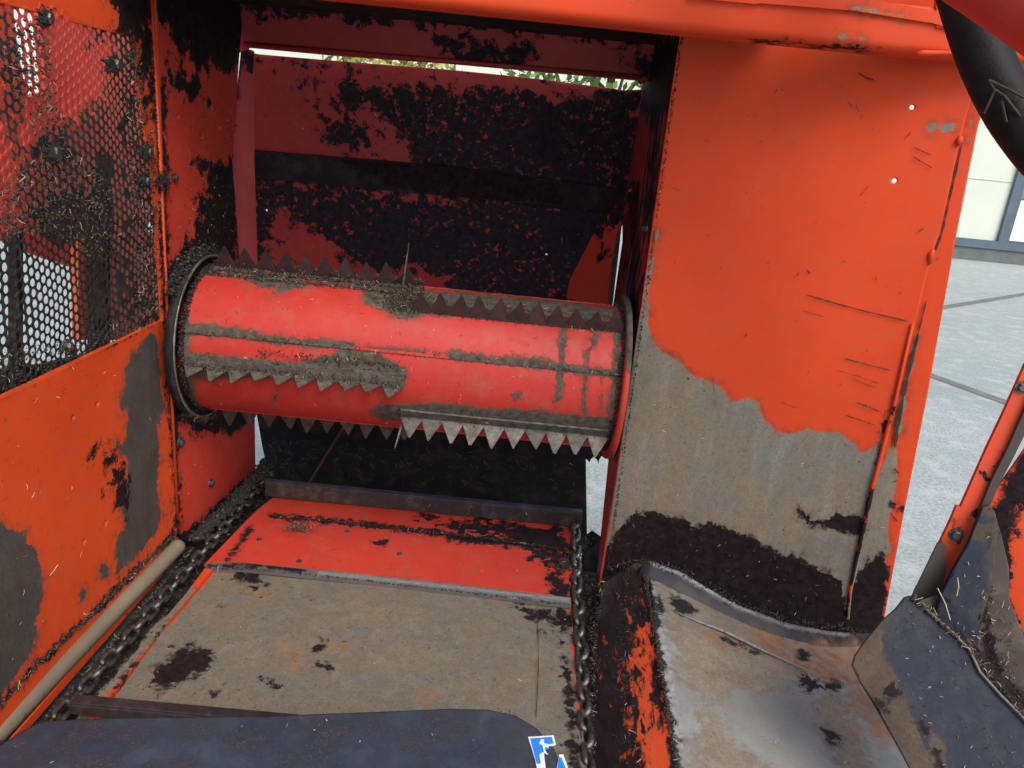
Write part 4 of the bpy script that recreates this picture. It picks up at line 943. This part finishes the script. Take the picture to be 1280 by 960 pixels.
# ------------------------------------------------------------------ right foreground arm and plates
PQ = plane3((.84, 1.30, .83), (.95, 1.27, .83), (.90, 1.32, 1.30))
ARM = part(plate('side_door_frame', [(1300, 418), (1280, 460), (1253, 520), (1234, 560), (1201, 634), (1196, 633), (1188, 652), (1160, 710), (1143, 742), (1150, 775), (1180, 780), (1190, 715), (1222, 655), (1262, 562), (1320, 440)], PQ, wear('door_paint', (.68, .045, .02), (.68, .09, .016), seed=41), None, .006, .012,
     {'dirt': [{'line': [(1192, 655), (1197, 672)], 'w': 4}], 'lace': [{'line': [(1262, 562), (1222, 650)], 'w': 1.5}]}))
subp(bolt_mesh(PQ.hit(1277, 484), PQ.n, .008, .010, 'door_bolt'), ARM); subp(bolt_mesh(PQ.hit(1195, 668), PQ.n, .009, .010, 'door_bolt', BOLT), ARM)
part(plate('door_seal_strip', [(1300, 470), (1262, 556), (1240, 600), (1223, 642), (1233, 645), (1246, 612), (1268, 570), (1300, 505)], PQ.off(.012), wear('seal_grime', (.07, .055, .05), (.04, .03, .028), seed=43, rough=.5, edge=(.05, .03, .03)), None, .006, .010))
DP = part(plate('side_door_panel', [(1330, 490), (1268, 580), (1244, 615), (1215, 700), (1205, 790), (1240, 880), (1340, 960)], PQ.off(-.016), ORANGE, None, .006, .006,
     {'dirt': [[(1280, 540), (1262, 590), (1250, 620), (1225, 640), (1210, 700), (1200, 780), (1300, 960), (1300, 800), (1275, 790), (1262, 740), (1262, 700), (1272, 640), (1300, 560)]], 'lace': [[(1262, 590), (1290, 560), (1290, 640), (1268, 660)]]}))
part(plate('grey_fin', [(1172, 680), (1178, 677), (1183, 682), (1182, 715), (1176, 752), (1160, 775), (1138, 750)], PQ.off(.018), wear('fin_grime', (.06, .05, .042), (.035, .03, .026), seed=44, edge=(.05, .04, .03)), None, .005, .006))
def shaped(name, out, pl, mat, masks, th=.014, warp=.004, cell=.005):
    o = plate(name, out, pl, mat, None, cell, th, masks, warp=warp, wscale=6)
    bv = o.modifiers.new('edge', 'BEVEL'); bv.width = .003; bv.segments = 2; bv.limit_method = 'ANGLE'; bv.angle_limit = R(50); return part(o)
PS = plane3((.80, 1.25, .80), (.90, 1.22, .80), (.86, 1.28, .95))
shaped('scraper_blade', [(1229, 634), (1237, 632), (1244, 640), (1248, 655), (1243, 700), (1238, 740), (1225, 780), (1222, 830), (1200, 830), (1170, 768), (1176, 745), (1190, 715), (1210, 680), (1222, 650)], PS.off(.02), BLADE,
    {'bare': [{'line': [(1222, 640), (1236, 634), (1246, 650), (1243, 700), (1230, 780)], 'w': 4}, [(1210, 655), (1240, 655), (1235, 675), (1215, 675)]], 'dirt': [{'line': [(1178, 745), (1190, 775), (1215, 815)], 'w': 3}]})
PT = plane3((.70, 1.16, .66), (.84, 1.10, .66), (.76, 1.24, .80))
shaped('steel_shroud', [(1246, 650), (1252, 668), (1262, 710), (1262, 748), (1275, 782), (1320, 830), (1320, 960), (1250, 870), (1216, 822), (1222, 790), (1236, 745), (1240, 700)], PS.off(.006), wear('shroud_steel', (.045, .035, .030), (.075, .058, .048), seed=45, spec=.25, rough=.45, dust=.8, edge=(.06, .05, .04)), {'dirt': [{'line': [(1232, 750), (1238, 820), (1280, 880)], 'w': 5}]})
shaped('grimy_bracket', [(1150, 750), (1176, 742), (1222, 808), (1300, 900), (1300, 1010), (1140, 900)], PT.off(-.012), wear('bracket_grime', (.09, .07, .05), (.04, .032, .027), seed=46, rough=.7, dust=1, edge=(.05, .04, .03)), {'lace': [[(1190, 780), (1300, 880), (1300, 940), (1220, 840)]]})
blade_out = [(1137, 744), (1131, 746), (1120, 760), (1103, 775), (1082, 800), (1068, 820), (1065, 832), (1075, 852), (1095, 885), (1118, 925), (1140, 965), (1175, 1040), (1345, 1040), (1325, 960), (1280, 894), (1240, 842), (1213, 812), (1180, 785), (1155, 760), (1145, 748)]
shaped('loader_blade', blade_out, PT.off(.012), BLADE,
    {'bare': [[(1110, 765), (1102, 800), (1105, 826), (1118, 840), (1125, 860), (1135, 890), (1150, 915), (1165, 945), (1170, 990), (1150, 1000), (1060, 850), (1060, 800)], [(1160, 910), (1180, 925), (1190, 990), (1150, 990)]], 'dirt': [[(1108, 858), (1117, 855), (1122, 868), (1114, 878), (1107, 872)], {'line': [(1100, 880), (1108, 890)], 'w': 4}, {'line': [(1145, 745), (1213, 812), (1280, 893)], 'w': 2.5}, {'line': [(1150, 905), (1180, 960)], 'w': 3}]}, .016)
mb = MB(); mb.tube([PT.off(.016).hit(*p) for p in [(1158, 762), (1185, 785), (1212, 812), (1225, 840), (1250, 868), (1280, 898), (1300, 925)]], .0028, 6)
part(mb.build('edge_wire', simple('wire_steel', (.16, .13, .10), (.06, .05, .04), .5, 60)))
# ------------------------------------------------------------------ top right: arm and hose
PA = Plane((.5, 1.0, 1.8), (-.15, -1, -.25))
mb = MB()
def arm_pt(px, py, d): return CAM + ray(px, py) / np.linalg.norm(ray(px, py)) * d
mb.tube([arm_pt(950, -215, 1.60), arm_pt(1150, -97, 1.45), arm_pt(1225, -54, 1.40), arm_pt(1300, -6, 1.34), arm_pt(1410, 65, 1.26), arm_pt(1750, 300, 1.05)], [.066, .066, .066, .064, .064, .064], 28)
part(mb.build('lift_arm', wear('arm_paint', (.55, .035, .02), (.47, .03, .018), seed=51, rough=.45), sm=True))
mb = MB(); hp = [(1150, -230), (1190, -60), (1206, 0), (1217, 35), (1229, 68), (1246, 106), (1268, 145), (1302, 190), (1350, 235), (1450, 330)]
q = []; hd = [1.66, 1.62, 1.60, 1.58, 1.56, 1.54, 1.52, 1.5, 1.48, 1.45]
for i in range(len(hp) - 1):
    for k in range(8): f = k / 8; q.append(arm_pt(hp[i][0] + (hp[i + 1][0] - hp[i][0]) * f, hp[i][1] + (hp[i + 1][1] - hp[i][1]) * f, hd[i] + (hd[i + 1] - hd[i]) * f))
def smoothpts(q, n=4):
    q = [np.array(p) for p in q]
    for _ in range(n): q = [q[0]] + [(q[i - 1] + 2 * q[i] + q[i + 1]) / 4 for i in range(1, len(q) - 1)] + [q[-1]]
    return q
mb.tube(smoothpts(q, 8), .040, 24)
HO = part(mb.build('rubber_hose', RUBBER, sm=True))
# ------------------------------------------------------------------ outer frame seen through the screen
PO = Plane((-1.22, 1.5, 1), (1, 0, 0))
def opart(name, out, mat, d=0, masks=None): return part(plate(name, out, PO.off(d), mat, None, .03, .02, masks))
OUTR = wear('outer_frame_paint', (.58, .05, .03), (.66, .09, .04), seed=61, rough=.5)
opart('outer_guard_plate', [(-60, -40), (16, -30), (18, 40), (34, 122), (60, 116), (52, 40), (46, -30), (200, -30), (200, 230), (172, 330), (120, 300), (96, 335), (20, 310), (-60, 240)], OUTR)
opart('outer_post', [(97, 300), (114, 300), (116, 425), (99, 425)], wear('post_paint', (.8, .14, .05), seed=62), .03)
opart('outer_post', [(118, 280), (138, 280), (138, 470), (118, 470)], BLACK, .06)
opart('outer_post', [(21, 290), (29, 290), (29, 540), (20, 540)], BLACK, .05)
opart('outer_side_plate', [(138, 290), (205, 290), (205, 425), (138, 425)], OUTR, -.01)
opart('lower_outer_rail', [(-60, 470), (60, 455), (205, 420), (205, 460), (60, 560), (-60, 580)], BLACK, .04)

# ------------------------------------------------------------------ loose dirt and straw
def straw(mb, p, n, L, wd, mi, flat_=.75):
    """one bent stalk lying on a surface with normal n"""
    n = np.array(n, float); d = rng.normal(0, 1, 3); d -= n * (d @ n) * flat_; d /= np.linalg.norm(d) + 1e-9
    s_ = np.cross(n, d); s_ /= np.linalg.norm(s_) + 1e-9; q = rng.uniform(-.25, .25)
    P_ = [p - d * L / 2, p + s_ * L * q * .5 + n * wd * .4, p + d * L / 2 + n * wd * rng.uniform(0, 2)]
    V = []
    for i, c in enumerate(P_):
        h = wd / 2 * (1 if i < 2 else .6); V += [c - s_ * h, c + n * h * .9, c + s_ * h]
    Fs = [(0, 1, 4, 3), (1, 2, 5, 4), (3, 4, 7, 6), (4, 5, 8, 7), (0, 3, 5, 2), (3, 6, 8, 5)]
    mb.add(V, Fs, mi)
def crumb(mb, p, r, mi):
    V = [np.array(p) + r * rng.uniform(.5, 1.2) * np.array(d) for d in ((1, 0, 0), (-1, 0, 0), (0, 1, 0), (0, -1, 0), (0, 0, 1), (0, 0, -1))]
    mb.add(V, [(0, 2, 4), (2, 1, 4), (1, 3, 4), (3, 0, 4), (2, 0, 5), (1, 2, 5), (3, 1, 5), (0, 3, 5)], mi)
SM = [STRAW, STRAW_B, STRAW_D, GRIME, GRIME_G]
def in_poly(poly, n):
    poly = np.array(poly, float); lo, hi = poly.min(0), poly.max(0); out = []
    while len(out) < n:
        c = rng.uniform(lo, hi, (n * 3, 2)); out += list(c[sdf(c, poly) > 0])
    return out[:n]
def scatter(mb, poly, pl, ns, nc, probs=(.35, .35, .3), Lr=(.006, .022), cr=(.0008, .002), lift=.0012, cm=(.7, .3)):
    for (x, y) in in_poly(poly, ns):
        straw(mb, pl.hit(x, y) + pl.n * lift, pl.n, rng.uniform(*Lr), rng.uniform(.0006, .0015), rng.choice(3, p=probs))
    for (x, y) in (in_poly(poly, nc) if nc else []):
        crumb(mb, pl.hit(x, y) + pl.n * lift * .5, rng.uniform(*cr), 3 + rng.choice(2, p=cm))
def along(mb, pts3, wd, nc, ns, n, cr=(.001, .0035), probs=(.15, .45, .4), Lr=(.006, .02), cm=(.6, .4)):
    pts3 = [np.array(p, float) for p in pts3]; seg = [np.linalg.norm(pts3[i + 1] - pts3[i]) for i in range(len(pts3) - 1)]; cs = np.r_[0, np.cumsum(seg)]; n = np.array(n, float)
    def rp():
        d = rng.uniform(0, cs[-1]); k = min(int(np.searchsorted(cs, d)) - 1, len(seg) - 1); k = max(k, 0)
        p = pts3[k] + (pts3[k + 1] - pts3[k]) * (d - cs[k]) / seg[k]; o = rng.normal(0, wd / 2, 3); o -= n * (o @ n) * .7; return p + o
    for _ in range(nc): crumb(mb, rp(), rng.uniform(*cr), 3 + rng.choice(2, p=cm))
    for _ in range(ns): straw(mb, rp() + n * .001, n, rng.uniform(*Lr), rng.uniform(.0006, .0015), rng.choice(3, p=probs), .5)
# floor
mb = MB()
scatter(mb, floor_bare, PFl.off(.002), 170, 900, (.18, .42, .4), (.004, .014), (.0005, .0016))
for _ in range(10):
    x, y = in_poly(floor_bare, 1)[0]; p = PFl.off(.003).hit(x, y)
    for k in range(9): straw(mb, p + rng.normal(0, .006, 3) * (1, 1, .1), (0, 0, 1), rng.uniform(.008, .02), .0011, 2)
for (x, y) in [(397, 830), (406, 833), (414, 835), (402, 832)]: lump(mb, PFl.off(.003).hit(x, y), .0045, sq=(1.3, .8, .7), mi=3)
for k in range(260):  # heap of chopped silage on the red band
    x = rng.normal(374, 11); y = rng.normal(659, 4.0); p = PFl.off(.016 + .004 * rng.random()).hit(x, y)
    if k % 2: straw(mb, p, (0, 0, 1), rng.uniform(.006, .02), .0011, rng.choice(3, p=(.05, .45, .5)), .4)
    else: crumb(mb, p, rng.uniform(.0015, .004), 4 if k % 3 else 3)
scatter(mb, [(320, 650), (700, 690), (705, 740), (280, 700)], PFl.off(.014), 30, 130, (.1, .5, .4), (.004, .012), (.0008, .0018), cm=(.85, .15))
along(mb, [PFl.off(.015).hit(*p) for p in [(338, 645), (420, 652), (520, 663), (600, 672), (715, 688)]], .006, 600, 60, (0, 0, 1), cm=(.9, .1))
along(mb, [PFl.off(.013).hit(*p) for p in [(262, 712), (300, 710), (420, 722), (560, 738), (712, 756)]], .004, 300, 50, (0, 0, 1))
tag(mb.build('floor_litter', SM), 'straw bits and dirt crumbs lying on the worn conveyor floor', kind='stuff')
# chain channel grime
mb = MB()
along(mb, [(-.865, .98, .40), (-.83, 1.6, .395), (-.80, 2.3, .405)], .05, 1100, 120, (0, 0, 1), (.0015, .0045), (.08, .3, .62), cm=(.92, .08))
along(mb, [(-.855, 1.86, .44), (-.82, 2.1, .46), (-.80, 2.33, .49)], .020, 1400, 50, (0, 0, 1), (.003, .010), (.02, .3, .68), cm=(.96, .04))
along(mb, [(-.87, .95, .415), (-.862, 1.3, .415), (-.855, 1.84, .42)], .006, 500, 60, (0, 0, 1), (.001, .004))
along(mb, [(.262, 1.0, .40), (.285, 1.5, .39), (.29, 1.95, .40)], .03, 700, 90, (0, 0, 1), (.002, .007), (.1, .3, .6), cm=(.93, .07))
along(mb, [(.20, 1.9, .43), (.28, 2.1, .43)], .02, 500, 60, (0, 0, 1), (.002, .007), (.1, .3, .6), cm=(.9, .1))
tag(mb.build('channel_grime', SM, bevel=0), 'black greasy crumbs packed round both conveyor chains', kind='stuff')
# drum grime: along bars and seams
mb = MB()
def dline(x0, x1, phd, wd, nc, ns, cr=(.001, .004), cm=(.4, .6), r=RAD, probs=(.12, .5, .38)):
    ph = R(phd); nvec = np.array([0, -math.cos(ph), math.sin(ph)]); along(mb, [dpos(x0, ph, r + .002), dpos((x0 + x1) / 2, ph, r + .002), dpos(x1, ph, r + .002)], wd, nc, ns, nvec, cr, cm=cm, probs=probs)
dline(X0 + .01, X1 - .01, 19, .005, 700, 90, (.0008, .0025), (.75, .25))
dline(xm, X1 - .01, -31, .009, 700, 50, (.0008, .0028), cm=(.85, .15)); dline(xm, X1 - .01, 52, .006, 500, 60, (.0006, .002), (.6, .4)); dline(xm - .02, X1, 68, .014, 500, 110, (.0006, .0018), (.05, .95))

def on_teeth(x0, x1, phd, dist, wd, nc, ns, cr, cm):
    ph = R(phd); tan = np.array([0, math.sin(ph), math.cos(ph)]); rad = np.array([0, -math.cos(ph), math.sin(ph)])
    d_ = rad * math.cos(LN) + tan * math.sin(LN); nn = tan * math.cos(LN) - rad * math.sin(LN); b0 = dpos(0, ph, RAD); b0[0] = 0
    c = b0 + d_ * dist + nn * .0035; along(mb, [c + (x0, 0, 0), c + ((x0 + x1) / 2, 0, 0), c + (x1, 0, 0)], wd, nc, ns, nn, cr, cm=cm)
dline(X0 + .01, xm + .01, 1, .010, 900, 120, (.001, .003), (.4, .6)); dline(X0 + .01, xm + .01, -3, .008, 500, 50, (.001, .0035), (.3, .7), RAD + .012); dline(X0 + .2, xm, 9, .012, 300, 40, (.001, .003), (.7, .3))
on_teeth(X0 + .015, xm + .005, -5, .020, .010, 500, 60, (.001, .003), (.3, .7)); on_teeth(xm, X1 - .02, -36, .010, .006, 100, 25, (.0006, .002), (.4, .6))
dline(X0 + .01, xm + .02, 74, .013, 1200, 260, cm=(.35, .65)); dline(X0 + .01, xm + .02, 84, .014, 1800, 360, (.0015, .005), (.35, .65))

for (a, w_) in [(72, .035), (64, .03), (56, .02)]: dline(xm - .06, xm + .02, a, w_, 500, 60, (.0008, .003), cm=(.35, .65))
for k in range(4): dline(X0 + .01, xm, 96 + k * 3, .02, 300, 200, (.002, .006), (.5, .5), RAD + .01)
for k in range(900):
    ph = R(rng.uniform(-60, 100)); x = rng.uniform(X0, X1); nv = np.array([0, -math.cos(ph), math.sin(ph)])
    if k % 3: crumb(mb, dpos(x, ph), rng.uniform(.0005, .0013), 3 + int(rng.integers(2)))
    else: straw(mb, dpos(x, ph, RAD + .001), nv, rng.uniform(.003, .012), .0009, rng.choice(3, p=(.2, .4, .4)), 1)
for s_, x in ((0, X0 + .004), (1, X1 - .006)):
    for k in range(1500):
        ph = R(rng.uniform(-75, 110)); crumb(mb, dpos(x + rng.normal(0, .004), ph, RAD + rng.uniform(0, .008)), rng.uniform(.001, .0035), 3 if rng.random() < .8 else 4)
for k in range(1500):
    ph = R(rng.uniform(40, 150)); crumb(mb, dpos(X0 - .028 + rng.normal(0, .008), ph, .228 + abs(rng.normal(0, .012))), rng.uniform(.002, .006), 3 if rng.random() < .8 else 4)
for k in range(600):
    ph = R(rng.uniform(-110, -50)); p = dpos(X0 - .012 + rng.normal(0, .016), ph, .228 + abs(rng.normal(0, .006)))
    if k % 3: crumb(mb, p, rng.uniform(.0015, .005), 3)
    else: straw(mb, p, (1, 0, 0), rng.uniform(.01, .025), .0012, rng.choice(3, p=(.05, .35, .6)), .6)
tag(mb.build('drum_grime', SM), 'dried silage and dirt caked on the red drum and its tooth rows', kind='stuff')
# screen rubbish
mb = MB()
P2 = PL.off(.004)
scatter(mb, [(0, 230), (50, 190), (120, 200), (150, 260), (150, 330), (110, 320), (60, 290), (0, 300)], PL.off(.006), 320, 900, (.10, .45, .45), (.005, .016), (.0012, .0035), cm=(.5, .5))
scatter(mb, [(28, 20), (60, 40), (70, 120), (95, 210), (60, 220), (35, 150), (10, 110), (0, 60)], PL.off(.006), 220, 550, (.10, .45, .45), (.005, .015), (.0015, .0035))
scatter(mb, [(150, 60), (175, 60), (195, 200), (198, 395), (170, 395), (160, 200)], PL.off(.006), 420, 900, (.10, .42, .48), (.005, .015), (.0015, .004))
scatter(mb, [(0, 440), (100, 420), (190, 385), (192, 405), (90, 450), (0, 490)], PL.off(.006), 90, 420, (.12, .5, .38), (.006, .014), (.001, .003), cm=(.75, .25))
for (cx, cy, s_) in [(64, 192, .015), (140, 80, .011), (181, 190, .014), (205, 225, .010), (178, 226, .012), (54, 22, .01)]:
    for k in range(60): crumb(mb, PL.off(.010).hit(cx + rng.normal(0, 5), cy + rng.normal(0, 6)), rng.uniform(.002, .006), 3)
    lump(mb, PL.off(.008).hit(cx, cy), s_, sq=(.6, 1, 1.1), mi=3)
tag(mb.build('screen_debris', SM), 'dry grass and straw clogging the perforated steel screen', kind='stuff')
# walls
mb = MB()
scatter(mb, [(0, 500), (190, 410), (215, 660), (0, 870)], PL.off(.003), 70, 160, (.35, .3, .35), (.004, .014), (.0006, .0014))
straw(mb, PL.off(.004).hit(67, 713), (1, 0, 0), .03, .002, 0, 1)
along(mb, [PL.off(.004).hit(*p) for p in [(0, 880), (60, 818), (120, 763), (175, 708), (222, 664)]], .007, 900, 60, (1, 0, 0), (.0012, .0035))
along(mb, [PL.off(.002).hit(*p) for p in [(190, 50), (203, 300), (214, 480), (222, 660)]], .004, 900, 40, (1, 0, 0), (.001, .003), cm=(.8, .2))
scatter(mb, [(240, 130), (290, 130), (290, 320), (220, 310)], PI.off(.003), 160, 300, (.08, .42, .5), (.005, .016), (.0008, .002))
scatter(mb, [(225, 520), (318, 530), (318, 600), (230, 640)], PI.off(.003), 30, 50, (.1, .5, .4), (.004, .01), (.0006, .0015))
scatter(mb, [(320, 80), (790, 115), (790, 350), (320, 320)], PB.off(.003), 220, 200, (.10, .55, .35), (.004, .014), (.0006, .0014))
scatter(mb, [(335, 545), (725, 575), (725, 620), (335, 595)], PU.off(.004), 230, 200, (.01, .45, .54), (.008, .03), (.0008, .002), cm=(.4, .6))
scatter(mb, [(330, 600), (722, 640), (722, 662), (330, 620)], Plane((0, pa[1] + .024, .44), (0, -1, 0)).off(.003), 60, 200, (.06, .5, .44), (.005, .018), (.001, .002))
scatter(mb, bare_r[2:-2], PR_.off(.003), 110, 160, (.22, .4, .38), (.003, .012), (.0006, .0014))
scatter(mb, dark_r, PR_.off(.004), 180, 150, (.06, .5, .44), (.003, .012), (.0006, .0014), cm=(.85, .15))
along(mb, [PR_.off(.004).hit(*p) for p in [(853, 42), (822, 262), (792, 480), (757, 730)]], .004, 700, 30, (0, -1, 0), (.001, .0025), cm=(.9, .1))
along(mb, [PR_.off(.014).hit(*p) for p in [(760, 712), (800, 700), (850, 712), (920, 752), (985, 776), (1085, 790)]], .012, 500, 110, (0, -1, 0), (.001, .004), (.08, .42, .5), cm=(.8, .2))
tag(mb.build('wall_litter', SM), 'chaff and dirt specks stuck on the inner walls and panel', kind='stuff')
# chute and trough
mb = MB()
PZ = Plane((0, 0, .474), (0, 0, 1))
scatter(mb, [(830, 760), (960, 820), (1090, 900), (1120, 955), (860, 955)], Plane((0, 0, .474), (0, 0, 1)), 40, 0, (.4, .35, .25), (.003, .010))
along(mb, [p + np.array([0, 0, .004]) for p in side_rows[2]], .006, 1100, 60, (0, 0, 1), (.001, .004), cm=(.85, .15))
along(mb, [p + np.array([0, 0, .002]) for p in side_rows[1]], .03, 900, 200, (-.4, 0, .9), (.0008, .0025), (.06, .4, .54), cm=(.9, .1))
along(mb, [p + np.array([0, 0, .004]) for p in side_rows[0]], .014, 900, 160, (0, 0, 1), (.001, .004), (.14, .4, .46), cm=(.85, .15))
tag(mb.build('chute_litter', SM), 'dirt crumbs and straw along the trough edge beside the steel chute', kind='stuff')
mb = MB()
scatter(mb, [(1140, 760), (1215, 815), (1280, 895), (1280, 960), (1170, 960), (1120, 850), (1115, 780)], PT.off(.013), 80, 120, (.2, .45, .35), (.002, .007), (.0004, .0009))
scatter(mb, [(1195, 720), (1240, 650), (1235, 780), (1215, 810), (1180, 760)], PS.off(.021), 30, 20, (.6, .3, .1), (.003, .010), (.0004, .001))
along(mb, [PT.off(.018).hit(*p) for p in [(1145, 748), (1213, 812), (1280, 893)]], .006, 500, 60, PT.n, (.0006, .0022), (.25, .5, .25), Lr=(.006, .018))
scatter(mb, [(1215, 700), (1262, 760), (1280, 880), (1225, 820)], PS.off(.008), 60, 200, (.25, .5, .25), (.004, .014), (.0006, .002))
for (a, b2) in [((1172, 735), (1188, 775)), ((1197, 722), (1196, 745)), ((1140, 845), (1150, 868))]:
    m2 = [PS.off(.03).hit(*a), PS.off(.032).hit((a[0] + b2[0]) / 2 + 2, (a[1] + b2[1]) / 2), PS.off(.03).hit(*b2)]; mb.tube(m2, .0009, 5, mi=0)
tag(mb.build('blade_straw', SM), 'pale straw stuck on the blue black blades at the right', kind='stuff')
mb = MB()
scatter(mb, [(30, 915), (600, 892), (690, 925), (700, 955), (0, 955)], PP.off(.005), 14, 110, (.5, .4, .1), (.002, .006), (.0004, .001), cm=(.2, .8))
for k in range(0):
    pass
tag(mb.build('plate_specks', SM), 'small pale specks lying on the black front plate', kind='stuff')
# stalks stuck to the hose
mb = MB()
for pts in [[(1230, 142), (1244, 112), (1236, 100)], [(1244, 112), (1256, 120), (1276, 146)], [(1252, 126), (1258, 153)], [(1236, 100), (1262, 112), (1280, 122)]]:
    mb.tube([arm_pt(x, y, 1.478) for x, y in pts], .0022, 5, mi=0)
tag(mb.build('dry_stalk', [simple('dull_stalk', (.05, .04, .03), (.02, .017, .013), .8, 50)]), 'forked brown stalk stuck to the black hose at the top right', 'stalk')
